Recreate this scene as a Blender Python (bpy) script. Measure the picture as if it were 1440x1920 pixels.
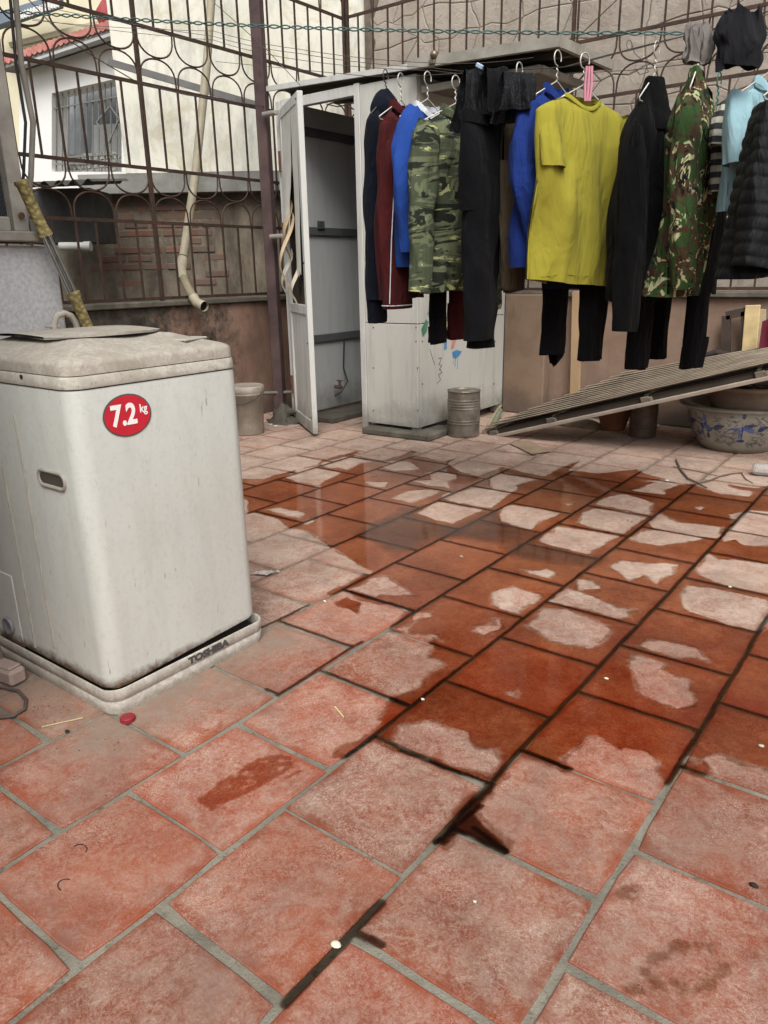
import bpy, math, random
import numpy as np
from mathutils import Vector, Matrix, noise as mn
rnd = random.Random(7)
for o in list(bpy.data.objects): bpy.data.objects.remove(o, do_unlink=True)
SC = bpy.context.scene
COL = SC.collection
R = math.radians

# ------------------------------------------------------------------ camera, sky, sun, exposure
CAM_Z = 1.0524
FPX = 1403.97                                     # focal length in photo pixels (1440 x 1920)
C2W = np.array([[.798, -.170, .578], [.603, .254, -.757], [-.018, .952, .305]])
_yaw, _pit, _rol = R(90 - 52.6026), R(72.2675), R(-1.0995)
C2W = np.array((Matrix.Rotation(_yaw, 3, 'Z') @ Matrix.Rotation(_pit, 3, 'X') @ Matrix.Rotation(_rol, 3, 'Z')))
cam = bpy.data.cameras.new('camera'); cam_ob = bpy.data.objects.new('camera', cam); COL.objects.link(cam_ob)
cam.sensor_fit = 'VERTICAL'; cam.sensor_height = 36; cam.sensor_width = 27; cam.lens = 36 * FPX / 1920
cam.clip_start = .02; cam.clip_end = 400
cam_ob.matrix_world = Matrix.Translation((0, 0, CAM_Z)) @ Matrix(C2W.tolist()).to_4x4()
SC.camera = cam_ob

SUN_EL, SUN_AZ = R(50), R(140)                      # azimuth measured from +Y towards +X
world = bpy.data.worlds.new('World'); SC.world = world; world.use_nodes = True
wn = world.node_tree; wn.nodes.clear()
sky = wn.nodes.new('ShaderNodeTexSky'); sky.sky_type = 'NISHITA'; sky.sun_disc = False
sky.sun_elevation = SUN_EL; sky.sun_rotation = SUN_AZ; sky.air_density = 1.0; sky.dust_density = 4.0; sky.ozone_density = .6
hs = wn.nodes.new('ShaderNodeHueSaturation'); hs.inputs['Saturation'].default_value = .22
bg = wn.nodes.new('ShaderNodeBackground'); bg.inputs[1].default_value = .15
wo = wn.nodes.new('ShaderNodeOutputWorld')
wn.links.new(sky.outputs[0], hs.inputs['Color']); wn.links.new(hs.outputs[0], bg.inputs[0]); wn.links.new(bg.outputs[0], wo.inputs[0])
sun = bpy.data.lights.new('sun', 'SUN'); sun.energy = 2.0; sun.angle = R(36); sun.color = (1, .975, .94)
sun_ob = bpy.data.objects.new('sun', sun); COL.objects.link(sun_ob)
_d = Vector((math.sin(SUN_AZ) * math.cos(SUN_EL), math.cos(SUN_AZ) * math.cos(SUN_EL), math.sin(SUN_EL)))
sun_ob.rotation_euler = _d.to_track_quat('Z', 'Y').to_euler(); sun_ob.location = (3, -3, 9)
SC.view_settings.view_transform = 'Standard'; SC.view_settings.look = 'None'
SC.view_settings.exposure = .25; SC.view_settings.gamma = 1; SC.view_settings.use_curve_mapping = False
SC.render.engine = 'CYCLES'; SC.cycles.use_denoising = True; SC.cycles.max_bounces = 8; SC.cycles.transparent_max_bounces = 12
SC.cycles.caustics_reflective = False; SC.cycles.caustics_refractive = False

# ------------------------------------------------------------------ where things stand (surveyed on the photograph)
O3 = np.array([0, 0, CAM_Z])
def _ray(x, y): return C2W @ np.array([(x - 720) / FPX, -(y - 960) / FPX, -1.])
def atZ(x, y, z=0.): d = _ray(x, y); return Vector(O3 + d * ((z - CAM_Z) / d[2]))
def atX(x, y, X): d = _ray(x, y); return Vector(O3 + d * (X / d[0]))
def atY(x, y, Y): d = _ray(x, y); return Vector(O3 + d * (Y / d[1]))
FWD = Vector((-C2W[0][2], -C2W[1][2], 0)).normalized(); RGT = Vector((FWD.y, -FWD.x, 0))
def atD(x, y, D): d = _ray(x, y); return Vector(O3 + d * (D / float(d[0] * FWD.x + d[1] * FWD.y)))
def proj(P):
    d = (np.array(P, float) - O3) @ C2W
    return (720 + FPX * d[0] / -d[2], 960 - FPX * d[1] / -d[2]) if d[2] < -1e-3 else (-9999, -9999)

# ------------------------------------------------------------------ mesh builder
class MB:
    def __init__(s): s.v = []; s.f = []; s.sm = []
    def add(s, vs, fs, smooth=False):
        b = len(s.v); s.v += [tuple(v) for v in vs]; s.f += [tuple(i + b for i in f) for f in fs]; s.sm += [smooth] * len(fs); return s
    def box(s, c, size, rot=None, bev=0):
        c = Vector(c); h = Vector(size) / 2; M = rot if rot is not None else Matrix.Identity(3)
        if bev <= 0:
            vs = [c + M @ Vector((sx * h.x, sy * h.y, sz * h.z)) for sx in (-1, 1) for sy in (-1, 1) for sz in (-1, 1)]
            return s.add(vs, [(0, 1, 3, 2), (4, 6, 7, 5), (0, 4, 5, 1), (2, 3, 7, 6), (0, 2, 6, 4), (1, 5, 7, 3)])
        b = min(bev, h.x * .9, h.y * .9, h.z * .9); vs = []; ix = {}
        for sx in (-1, 1):
            for sy in (-1, 1):
                for sz in (-1, 1):
                    for k in range(3):
                        p = Vector((sx * (h.x - (b if k != 0 else 0)), sy * (h.y - (b if k != 1 else 0)), sz * (h.z - (b if k != 2 else 0))))
                        ix[(sx, sy, sz, k)] = len(vs); vs.append(c + M @ p)
        fs = []
        for k in range(3):
            for sg in (-1, 1):
                o = [(-1, -1), (1, -1), (1, 1), (-1, 1)]; q = []
                for a, bb in o:
                    t = [a, bb]; t.insert(k, sg); q.append(ix[(t[0], t[1], t[2], k)])
                fs.append(q)
        for k in range(3):                       # edges
            i, j = [n for n in range(3) if n != k]
            for a in (-1, 1):
                for bb in (-1, 1):
                    def key(sk, ax):
                        t = [0, 0, 0]; t[k] = sk; t[i] = a; t[j] = bb; return ix[(t[0], t[1], t[2], ax)]
                    fs.append([key(-1, i), key(1, i), key(1, j), key(-1, j)])
        for sx in (-1, 1):
            for sy in (-1, 1):
                for sz in (-1, 1): fs.append([ix[(sx, sy, sz, k)] for k in range(3)])
        return s.add(vs, fs)
    def bar(s, a, b, w, h=None, up=(0, 0, 1), bev=0):   # box beam from a to b
        a = Vector(a); b = Vector(b); d = b - a; L = d.length; h = h or w; z = d.normalized(); u = Vector(up)
        if abs(z.dot(u)) > .98: u = Vector((1, 0, 0))
        x = u.cross(z).normalized(); y = z.cross(x); M = Matrix((x, y, z)).transposed()
        return s.box((a + b) / 2, (w, h, L), M, bev)
    def tube(s, pts, r, n=8, cap=True, smooth=True, flat=1.0):
        P = [Vector(p) for p in pts]; rr = r if isinstance(r, (list, tuple)) else [r] * len(P)
        t0 = (P[1] - P[0]).normalized(); up = Vector((0, 0, 1)) if abs(t0.z) < .9 else Vector((1, 0, 0))
        x = up.cross(t0).normalized(); vs = []; fs = []
        for i, p in enumerate(P):
            t = (P[min(i + 1, len(P) - 1)] - P[max(i - 1, 0)]).normalized()
            x = (x - t * x.dot(t)).normalized(); y = t.cross(x)
            for k in range(n):
                a = 2 * math.pi * k / n; vs.append(p + (x * math.cos(a) + y * math.sin(a) * flat) * rr[i])
        for i in range(len(P) - 1):
            for k in range(n):
                fs.append((i * n + k, i * n + (k + 1) % n, (i + 1) * n + (k + 1) % n, (i + 1) * n + k))
        s.add(vs, fs, smooth)
        if cap: s.add(vs[:n][::-1], [tuple(range(n))]); s.add(vs[-n:], [tuple(range(n))])
        return s
    def lathe(s, c, prof, n=32, smooth=True, jit=0, seed=0):
        c = Vector(c); vs = []; fs = []
        for i, (r, z) in enumerate(prof):
            for k in range(n):
                a = 2 * math.pi * k / n; q = r * (1 + jit * mn.noise((math.cos(a) * 1.7, math.sin(a) * 1.7, z * 6 + seed)))
                vs.append(c + Vector((q * math.cos(a), q * math.sin(a), z)))
        for i in range(len(prof) - 1):
            for k in range(n): fs.append((i * n + k, i * n + (k + 1) % n, (i + 1) * n + (k + 1) % n, (i + 1) * n + k))
        return s.add(vs, fs, smooth)
    def grid(s, fn, nu, nv, smooth=True, closed=False):
        vs = [fn(i / nu, j / nv) for j in range(nv + 1) for i in range(nu + (0 if closed else 1))]; w = nu if closed else nu + 1
        fs = [(j * w + i, j * w + (i + 1) % w, (j + 1) * w + (i + 1) % w, (j + 1) * w + i) for j in range(nv) for i in range(nu)]
        return s.add(vs, fs, smooth)
    def poly(s, pts, dirv=None):                  # flat polygon, optional extrusion vector
        n = len(pts); P = [Vector(p) for p in pts]
        if dirv is None: return s.add(P, [tuple(range(n))])
        Q = [p + Vector(dirv) for p in P]
        return s.add(P + Q, [tuple(range(n))[::-1], tuple(range(n, 2 * n))] + [(i, (i + 1) % n, n + (i + 1) % n, n + i) for i in range(n)])
    def build(s, name, mat, parent=None, origin=None):
        me = bpy.data.meshes.new(name); o = bpy.data.objects.new(name, me); COL.objects.link(o)
        org = Vector(parent.matrix_basis.translation) if parent is not None else Vector((0, 0, 0))
        if parent is not None and parent.parent is not None: org = WORLD[parent.name].copy()
        elif parent is not None: org = WORLD[parent.name].copy()
        if origin is None:
            c = [(min(v[i] for v in s.v) + max(v[i] for v in s.v)) / 2 for i in range(3)]
            if parent is None: c[2] = min(v[2] for v in s.v)
            origin = Vector(c)
        origin = Vector(origin)
        me.from_pydata([(v[0] - origin.x, v[1] - origin.y, v[2] - origin.z) for v in s.v], [], s.f)
        me.polygons.foreach_set('use_smooth', s.sm); me.update()
        if mat is not None: me.materials.append(mat)
        if parent is not None: o.parent = parent
        o.location = origin - org; WORLD[o.name] = origin
        return o
WORLD = {}
def empty(name, loc):
    o = bpy.data.objects.new(name, None); o.empty_display_size = .05; COL.objects.link(o); o.location = loc; WORLD[o.name] = Vector(loc); return o
def tag(o, label=None, cat=None, group=None, kind=None):
    if label: o['label'] = label
    if cat: o['category'] = cat
    if group: o['group'] = group
    if kind: o['kind'] = kind
    return o
def thing(name, loc, label, cat, group=None): return tag(empty(name, loc), label, cat, group)
def copy_at(o, name, loc, parent):                # same mesh, new place (world coordinates)
    c = o.copy(); c.name = name; COL.objects.link(c); c.parent = parent
    c.location = Vector(loc) - (WORLD[parent.name] if parent is not None else Vector((0, 0, 0))); WORLD[c.name] = Vector(loc); return c

# ------------------------------------------------------------------ materials
def hexc(h):
    h = h.lstrip('#'); c = [int(h[i:i + 2], 16) / 255 for i in (0, 2, 4)]
    return tuple((x / 12.92 if x <= .04045 else ((x + .055) / 1.055) ** 2.4) for x in c) + (1,)
class N:                                          # small node helper
    def __init__(s, name):
        s.m = bpy.data.materials.new(name); s.m.use_nodes = True; s.t = s.m.node_tree; s.t.nodes.clear()
        s.out = s.t.nodes.new('ShaderNodeOutputMaterial'); s.b = s.t.nodes.new('ShaderNodeBsdfPrincipled'); s.lk(s.b.outputs[0], s.out.inputs[0])
        s.b.inputs['Specular IOR Level'].default_value = .3
    def lk(s, a, b): s.t.links.new(a, b)
    def nd(s, ty, **kw):
        n = s.t.nodes.new(ty)
        for k, v in kw.items(): setattr(n, k, v)
        return n
    def setin(s, n, name, v):
        if hasattr(v, 'links'): s.lk(v, n.inputs[name])
        else: n.inputs[name].default_value = v
    def pos(s): return s.nd('ShaderNodeNewGeometry').outputs['Position']
    def obj(s): return s.nd('ShaderNodeTexCoord').outputs['Object']
    def orand(s): return s.nd('ShaderNodeObjectInfo').outputs['Random']
    def scale(s, v, sc):
        m = s.nd('ShaderNodeMapping'); s.lk(v, m.inputs[0]); m.inputs['Scale'].default_value = sc if isinstance(sc, tuple) else (sc,) * 3; return m.outputs[0]
    def noise(s, v, sc=5, det=4, rough=.55, dist=0, w=None):
        n = s.nd('ShaderNodeTexNoise'); s.lk(v, n.inputs['Vector']); s.setin(n, 'Scale', sc); s.setin(n, 'Detail', det); s.setin(n, 'Roughness', rough); s.setin(n, 'Distortion', dist)
        return n.outputs['Fac']
    def vor(s, v, sc=5, feature='F1', out='Distance'):
        n = s.nd('ShaderNodeTexVoronoi', feature=feature); s.lk(v, n.inputs['Vector']); s.setin(n, 'Scale', sc); return n.outputs[out]
    def ramp(s, f, stops, interp='LINEAR'):
        n = s.nd('ShaderNodeValToRGB'); n.color_ramp.interpolation = interp; s.lk(f, n.inputs[0]); e = n.color_ramp.elements
        while len(e) < len(stops): e.new(.5)
        for k, (p, c) in zip(e, stops):
            k.position = p; k.color = c if isinstance(c, tuple) else (c, c, c, 1)
        return n.outputs[0]
    def mix(s, f, a, b, bt='MIX'):
        n = s.nd('ShaderNodeMix', data_type='RGBA', blend_type=bt); s.setin(n, 0, f); s.setin(n, 6, a); s.setin(n, 7, b); return n.outputs[2]
    def math(s, op, a, b=0., c=False):
        n = s.nd('ShaderNodeMath', operation=op, use_clamp=c); s.setin(n, 0, a); s.setin(n, 1, b); return n.outputs[0]
    def sep(s, v): n = s.nd('ShaderNodeSeparateXYZ'); s.lk(v, n.inputs[0]); return n.outputs
    def bump(s, h, st=.3, d=.01):
        n = s.nd('ShaderNodeBump'); s.lk(h, n.inputs['Height']); n.inputs['Strength'].default_value = st; n.inputs['Distance'].default_value = d; s.lk(n.outputs[0], s.b.inputs['Normal'])
    def done(s, col=None, rough=None, metal=None, spec=None):
        if col is not None: s.setin(s.b, 'Base Color', col)
        if rough is not None: s.setin(s.b, 'Roughness', rough)
        if metal is not None: s.setin(s.b, 'Metallic', metal)
        if spec is not None: s.setin(s.b, 'Specular IOR Level', spec)
        return s.m
_mc = {}
def simple(name, c, rough=.6, var=.25, sc=12, metal=0, bump=.15, spec=.3, dirt=None, dirtamt=.0, dsc=4):
    if name in _mc: return _mc[name]
    n = N(name); p = n.pos(); c = hexc(c) if isinstance(c, str) else c
    f = n.noise(p, sc, 5, .6); dk = tuple(x * (1 - var) for x in c[:3]) + (1,); lt = tuple(min(1, x * (1 + var)) for x in c[:3]) + (1,)
    col = n.ramp(f, [(.3, dk), (.7, lt)])
    if dirt:
        d = n.ramp(n.noise(p, dsc, 6, .7), [(.5 - dirtamt * .3, 0.), (.75 - dirtamt * .3, 1.)]); col = n.mix(n.math('MULTIPLY', d, dirtamt), col, hexc(dirt))
    if bump: n.bump(n.noise(p, sc * 6, 4, .6), bump, .004)
    _mc[name] = n.done(col, rough, metal, spec); return _mc[name]

# ================================================================== SETTING: ground, tiled floor, water
g = MB(); g.box((0, 0, -.36), (300, 300, .5)); o = g.build('ground', simple('ground_soil', '#6b6459', .95, .2, 2)); tag(o, 'bare grey ground under and around the yard', None, None, 'structure')

def m_grout():
    n = N('grout'); p = n.pos(); f = n.noise(p, 9, 6, .65)
    col = n.ramp(f, [(.3, hexc('#69655a')), (.55, hexc('#868174')), (.8, hexc('#9a9486'))])
    col = n.mix(n.ramp(n.noise(p, 38, 5, .75), [(.55, 0.), (.68, .8)]), col, hexc('#5f5449')); n.bump(n.math('ADD', n.noise(p, 160, 4, .7), n.noise(p, 30, 4, .7)), .7, .005); return n.done(col, .95, spec=.1)
def m_tile():
    n = N('terracotta_tile'); p = n.pos(); rn = n.orand(); oc = n.obj()
    shift = n.nd('ShaderNodeVectorMath', operation='ADD'); n.lk(p, shift.inputs[0])
    cmb = n.nd('ShaderNodeCombineXYZ'); n.lk(n.math('MULTIPLY', rn, 37.), cmb.inputs[0]); n.lk(n.math('MULTIPLY', rn, 91.), cmb.inputs[1]); n.lk(cmb.outputs[0], shift.inputs[1]); q = shift.outputs[0]
    clay = n.ramp(n.noise(q, 7, 5, .6), [(.25, hexc('#713821')), (.55, hexc('#914729')), (.8, hexc('#a15636'))])
    clay = n.mix(n.math('MULTIPLY', rn, .7), clay, hexc('#7d4031')); r2 = n.math('FRACT', n.math('MULTIPLY', rn, 17.3)); clay = n.mix(1., clay, n.ramp(r2, [(0., (.74, .73, .74, 1)), (1., (1.2, 1.14, 1.08, 1))]), 'MULTIPLY')
    # dust dried on the tile in smears, blotches and scribbled footmarks
    big = n.ramp(n.noise(p, 2.6, 5, .62, 1.0), [(.38, 0.), (.62, 1.)])
    mid = n.ramp(n.noise(q, 17, 7, .76, 1.4), [(.43, 0.), (.58, 1.)])
    fine = n.ramp(n.noise(q, 85, 4, .75, 1.6), [(.46, 0.), (.58, 1.)])
    vein = n.ramp(n.noise(q, 42, 2, .5, 2.4), [(.46, 0.), (.495, 1.), (.505, 1.), (.54, 0.)])
    dust = n.math('ADD', n.math('MULTIPLY', big, .26), n.math('ADD', n.math('MULTIPLY', mid, .36), n.math('ADD', n.math('MULTIPLY', fine, .30), n.math('MULTIPLY', vein, .34))))
    # edges of the tiles are rubbed clean by sweeping
    s = n.sep(oc); ex = n.math('ABSOLUTE', s[0]); ey = n.math('ABSOLUTE', s[1]); e = n.math('MAXIMUM', ex, ey)
    e2 = n.math('ADD', e, n.math('MULTIPLY', n.math('SUBTRACT', n.noise(q, 11, 5, .7), .5), .09))
    clean = n.ramp(n.math('MULTIPLY', e2, 4.), [(.52, 0.), (.60, .85)])
    dust = n.math('MULTIPLY', dust, n.math('SUBTRACT', 1., clean))
    # the strip along the far walls and the part near the clothes is dustier
    ps = n.sep(p); far = n.ramp(n.math('ADD', n.math('SUBTRACT', n.math('MULTIPLY', ps[1], .30), n.math('MULTIPLY', ps[0], .12)), n.math('MULTIPLY', n.noise(p, 2, 3), .3)), [(.75, 0.), (1.6, 1.)])
    dust = n.math('ADD', n.math('MULTIPLY', dust, n.math('ADD', n.math('ADD', .48, n.math('MULTIPLY', n.math('FRACT', n.math('MULTIPLY', rn, 31.7)), .38)), n.math('MULTIPLY', far, .46))), n.math('MULTIPLY', far, .38), True)
    dcol = n.ramp(n.noise(p, 5, 4), [(.3, hexc('#a58f7f')), (.7, hexc('#c0aa9a'))])
    col = n.mix(dust, clay, dcol)
    chalk = n.math('MULTIPLY', n.ramp(n.noise(q, 60, 3, .6, 2.2), [(.47, 0.), (.5, 1.), (.53, 0.)]), n.ramp(n.noise(p, 7, 5, .65, .6), [(.47, 0.), (.62, .5)])); col = n.mix(chalk, col, hexc('#d3c5b8'))
    # grey grime blotches and pale grit
    gr = n.ramp(n.noise(p, 3.1, 6, .7, .5), [(.48, 0.), (.72, .6)]); col = n.mix(gr, col, hexc('#7b6a60'))
    grit = n.ramp(n.vor(p, 170), [(.0, 1.), (.09, 0.)]); gm = n.ramp(n.noise(p, 6, 3), [(.52, 0.), (.62, 1.)]); col = n.mix(n.math('MULTIPLY', n.math('MULTIPLY', grit, gm), .55), col, hexc('#e0d4c6'))
    # dark hairline scratches, and grey dirt gathered round the foot of the washing machine
    hair = n.ramp(n.noise(q, 19, 2, .5, 3.5), [(.488, 0.), (.5, .55), (.512, 0.)]); col = n.mix(n.math('MULTIPLY', hair, n.ramp(n.noise(q, 4, 3), [(.5, 0.), (.6, 1.)])), col, hexc('#5d3f35'))
    mx_ = n.math('MAXIMUM', n.math('SUBTRACT', n.math('ABSOLUTE', n.math('ADD', ps[0], 1.85)), .33), n.math('SUBTRACT', n.math('ABSOLUTE', n.math('SUBTRACT', ps[1], 1.12)), .27)); mg = n.ramp(n.math('ADD', mx_, n.math('MULTIPLY', n.math('SUBTRACT', n.noise(p, 5, 5, .7), .5), .35)), [(.0, .8), (.20, 0.)]); mg = n.math('MULTIPLY', mg, n.ramp(n.noise(p, 22, 6, .75, 1.), [(.36, .35), (.6, 1.)])); col = n.mix(mg, col, hexc('#877f72'))
    h = n.math('ADD', n.math('MULTIPLY', n.noise(q, 40, 6, .7, 1.5), .7), n.math('MULTIPLY', n.noise(q, 6, 3), .6))
    n.bump(h, .28, .006)
    return n.done(col, n.ramp(dust, [(.0, .62), (.5, .95)]), spec=.2)
M_GROUT = m_grout(); M_TILE = m_tile()
floor = MB(); floor.box((-1.4, 1.9, -.057), (5.9, 6.9, .106)); fo = floor.build('floor', M_GROUT, None, (0, 0, 0)); tag(fo, 'yard floor of square terracotta tiles in grey grout', None, None, 'structure')
P_ = .31; TX0, TY0 = -1.2717, 1.046
def tile_mesh(hw):                                # slightly worn square tile: wavering edges, chipped corners, thin bevel
    t = MB(); n_ = 4; ring_ = []
    for sd_ in range(4):
        for i in range(n_):
            f_ = -1 + 2 * i / n_; cor = i == 0; w_ = hw - abs(rnd.gauss(0, .0014)) - (rnd.choice((.001, .002, .005)) if cor else 0)
            p = (f_ * hw if not cor else -w_, -w_); a_ = sd_ * math.pi / 2; ring_.append((p[0] * math.cos(a_) - p[1] * math.sin(a_), p[0] * math.sin(a_) + p[1] * math.cos(a_)))
    m_ = len(ring_); v = [(x, y, -.011) for x, y in ring_] + [(x, y, -.0016) for x, y in ring_] + [(x * (1 - .0022 / hw), y * (1 - .0022 / hw), 0) for x, y in ring_]
    f = [(L + i, L + (i + 1) % m_, L + m_ + (i + 1) % m_, L + m_ + i) for L in (0, m_) for i in range(m_)]; t.add(v, f); t.add(v[2 * m_:], [tuple(range(m_))]); return t
protos = [tile_mesh(x).build('tile', M_TILE, fo, (0, 0, 0)) for x in (.1504, .1499, .1495, .1491, .1487, .1482)]
for pr_ in protos: pr_.location = (0, 0, -5)
cand = []
for j in range(-10, 8):
    off = 0 if j % 2 == 0 else .5
    for k in range(-6, 16):
        c = Vector((TX0 + P_ * (j + .5), TY0 + P_ * (k + off + .5), 0))
        if not (-4.33 < c.x < 1.45 and -1.4 < c.y < 5.3): continue
        q = [proj((c.x + a, c.y + b, 0)) for a in (-.15, .15) for b in (-.15, .15)]
        vis = any(-120 < x < 1560 and 500 < y < 2100 for x, y in q)
        ar = (max(x for x, y in q) - min(x for x, y in q)) if vis else 0
        cand.append((ar, c))
cand.sort(key=lambda t: -t[0])
rest = MB(); nt = 0
for i, (ar, c) in enumerate(cand):
    rz = rnd.gauss(0, .006); dx, dy = rnd.gauss(0, .0012), rnd.gauss(0, .0012); dz = rnd.uniform(-.0008, .0004)
    if ar > 0 and i < 296:
        t = copy_at(rnd.choice(protos), 'tile', (c.x + dx, c.y + dy, dz), fo); t.rotation_euler = (rnd.gauss(0, .0012), rnd.gauss(0, .0012), rz + rnd.choice((0, 1, 2, 3)) * math.pi / 2); nt += 1
    else: rest.box((c.x + dx, c.y + dy, -.006 + dz), (.299, .299, .012), Matrix.Rotation(rz, 3, 'Z'), .0016)
for pr_ in protos: bpy.data.objects.remove(pr_, do_unlink=True)
ro = rest.build('tile_field', M_TILE, fo, (0, 0, 0)); tag(ro, kind='stuff')

# ---- water lying on the floor: outline of the wet sheet, the dry islands in it, wet joints
def cr(ox, oy, s, pts): return [(ox + x / s, oy + y / s) for x, y in pts]
c1 = lambda *p: cr(440, 800, 2.88, p)
c2 = lambda *p: cr(940, 800, 2.88, p)
c4 = lambda *p: cr(440, 1200, 2.88, p)
c5 = lambda *p: cr(940, 1200, 2.88, p)
c6 = lambda *p: cr(0, 1500, 2, p)
OUT = (c1((40, 282), (160, 285), (215, 262), (330, 235), (430, 212), (490, 182), (560, 160), (650, 133), (655, 143), (610, 160), (700, 172), (790, 190), (860, 168), (970, 132), (945, 158), (1040, 170), (1130, 190), (1195, 172), (1140, 205), (1220, 245), (1320, 268), (1400, 238))
 + c2((10, 222), (130, 250), (230, 270), (330, 225), (420, 192), (350, 238), (430, 246), (520, 255), (640, 240), (730, 234), (800, 262), (900, 290), (960, 318), (1030, 308), (1080, 330), (1120, 345), (1190, 368), (1330, 378), (1365, 360), (1260, 330), (1230, 315), (1380, 335), (1425, 318), (1440, 345))
 + [(1520, 930), (1560, 1500)]
 + c5((1440, 695), (1300, 650), (1190, 610), (1100, 637), (1030, 622), (985, 690), (930, 778), (885, 758), (850, 718), (872, 660), (760, 612), (640, 605), (585, 560), (510, 508), (450, 522), (440, 560), (370, 590), (300, 640), (360, 690), (210, 640), (100, 610), (20, 700), (0, 740))
 + c4((1400, 760), (1330, 850), (1290, 950), (1330, 1010), (1440, 1090), (1440, 1150), (1280, 1060), (1200, 1040), (1105, 1105), (1085, 1080), (1180, 980), (1320, 820), (1380, 770), (1230, 720), (1080, 650), (1060, 620), (920, 600), (840, 565), (750, 540), (700, 560), (610, 632), (530, 625), (545, 600), (640, 560), (740, 510), (790, 450), (835, 345), (880, 305), (1000, 262), (1030, 215), (1140, 150), (1145, 125), (1060, 90), (1080, 55), (1060, 20))
 + c1((1080, 1140), (960, 1110), (850, 1090), (880, 1050), (960, 985), (700, 935), (580, 880), (510, 905), (500, 895), (620, 850), (700, 800), (740, 780), (640, 730), (560, 665), (520, 645), (470, 600), (400, 560), (280, 540), (240, 500), (130, 462), (75, 462), (65, 398), (40, 390)))
ISL = [c1((270, 272), (330, 232), (420, 216), (580, 250), (440, 322), (340, 300)), c1((440, 212), (495, 186), (605, 162), (780, 188), (690, 200), (610, 238), (560, 225), (515, 228)),
 c1((785, 215), (820, 190), (870, 182), (940, 190), (1005, 228), (960, 238), (850, 240)), c1((735, 262), (765, 260), (750, 272)), c1((705, 293), (830, 300), (815, 330), (760, 328), (715, 308)),
 c1((1010, 250), (1090, 240), (1190, 255), (1205, 280), (1160, 305), (1185, 335), (1050, 320), (940, 293), (1060, 285), (1040, 265)), c1((1140, 205), (1190, 180), (1300, 180), (1440, 170), (1440, 220), (1310, 265), (1220, 245)),
 c1((835, 388), (920, 350), (1050, 338), (1140, 345), (1050, 385), (960, 418)), c1((1100, 388), (1170, 350), (1280, 330), (1380, 335), (1500, 350), (1440, 400), (1385, 440), (1320, 437), (1200, 410)),
 c1((975, 470), (1080, 395), (1340, 448), (1180, 522), (1110, 510)), c2((0, 440), (40, 420), (150, 430), (320, 468), (150, 553), (0, 515), (-20, 470)),
 c2((-60, 260), (30, 245), (210, 285), (95, 315), (90, 345), (30, 365), (-60, 410)), c2((300, 283), (345, 281), (325, 293)), c2((335, 418), (400, 408), (360, 432)),
 c2((505, 420), (560, 385), (640, 358), (720, 378), (830, 415), (810, 480), (660, 455)), c2((400, 520), (440, 460), (510, 442), (660, 458), (800, 480), (660, 583), (510, 555)),
 c2((195, 618), (290, 535), (640, 588), (540, 650), (490, 692), (330, 660)), c2((700, 345), (830, 300), (740, 295), (900, 285), (1000, 300), (890, 345), (880, 368), (760, 355)),
 c2((1090, 335), (1200, 330), (1340, 345), (1360, 355), (1330, 378), (1190, 365)), c2((1040, 440), (1075, 428), (1105, 437), (1070, 453)),
 c2((780, 510), (860, 462), (960, 515), (1100, 530), (1215, 545), (1180, 600), (1100, 600), (930, 590), (830, 550)), c2((660, 610), (760, 555), (900, 565), (1110, 605), (1000, 630), (850, 645), (760, 635)),
 c2((1230, 480), (1330, 450), (1440, 460), (1540, 500), (1540, 650), (1390, 650), (1320, 640), (1270, 610), (1200, 625), (1185, 600), (1250, 530)),
 c2((1030, 775), (1120, 680), (1180, 715), (1440, 735), (1560, 760), (1560, 900), (1430, 905), (1200, 860), (1070, 805)),
 c2((570, 760), (640, 722), (760, 735), (900, 740), (960, 750), (940, 800), (880, 820), (830, 852), (760, 800), (690, 840), (640, 790)),
 c2((960, 900), (1000, 858), (1150, 880), (1440, 940), (1560, 1060), (1410, 1120), (1200, 1060), (1000, 985), (970, 940)), c2((90, 772), (180, 780), (250, 768), (295, 795), (270, 825), (180, 805)),
 c2((245, 945), (350, 870), (420, 890), (400, 825), (500, 830), (530, 875), (430, 890), (540, 940), (640, 975), (745, 985), (700, 1000), (710, 1030), (650, 1040), (450, 990)),
 c2((110, 1075), (170, 1040), (210, 975), (330, 985), (500, 1030), (600, 1080), (610, 1110), (580, 1170), (480, 1200), (380, 1190), (280, 1170), (190, 1120)),
 c2((-60, 900), (60, 860), (200, 905), (220, 925), (100, 1015), (0, 985), (-60, 960)), c2((735, 1185), (790, 1145), (900, 1160), (1080, 1210), (1140, 1270), (1120, 1285), (1060, 1260), (1000, 1255), (930, 1255), (830, 1220)),
 c5((680, 110), (700, 75), (760, 80), (910, 130), (880, 160), (940, 190), (1040, 215), (1000, 260), (1030, 280), (1060, 330), (980, 360), (930, 368), (850, 340), (720, 280), (700, 220)), c5((5, 285), (100, 270), (120, 290), (100, 325)),
 c4((830, 540), (900, 455), (1060, 428), (1190, 480), (1240, 500), (1290, 582), (1440, 590), (1440, 690), (1370, 745), (1230, 700), (1100, 640), (930, 590)),
 c1((600, 880), (680, 850), (770, 800), (830, 800), (980, 912), (900, 905), (850, 915), (780, 905), (750, 925)), c1((860, 1095), (960, 1060), (980, 1000), (1080, 995), (1060, 1025), (970, 1060), (960, 1110), (1090, 1130), (1130, 1170), (1030, 1140)),
 c1((1265, 1110), (1290, 1080), (1380, 1060), (1390, 1030), (1435, 1035), (1420, 1090), (1330, 1125)), c1((165, 450), (240, 435), (300, 450), (390, 470), (350, 500), (280, 490)), c1((345, 525), (430, 490), (450, 495), (400, 535))]
SPOT = [c1((545, 960), (600, 925), (690, 955), (660, 1010), (610, 990)), [(1290, 1440), (1330, 1430), (1345, 1445), (1300, 1452)]]
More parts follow.
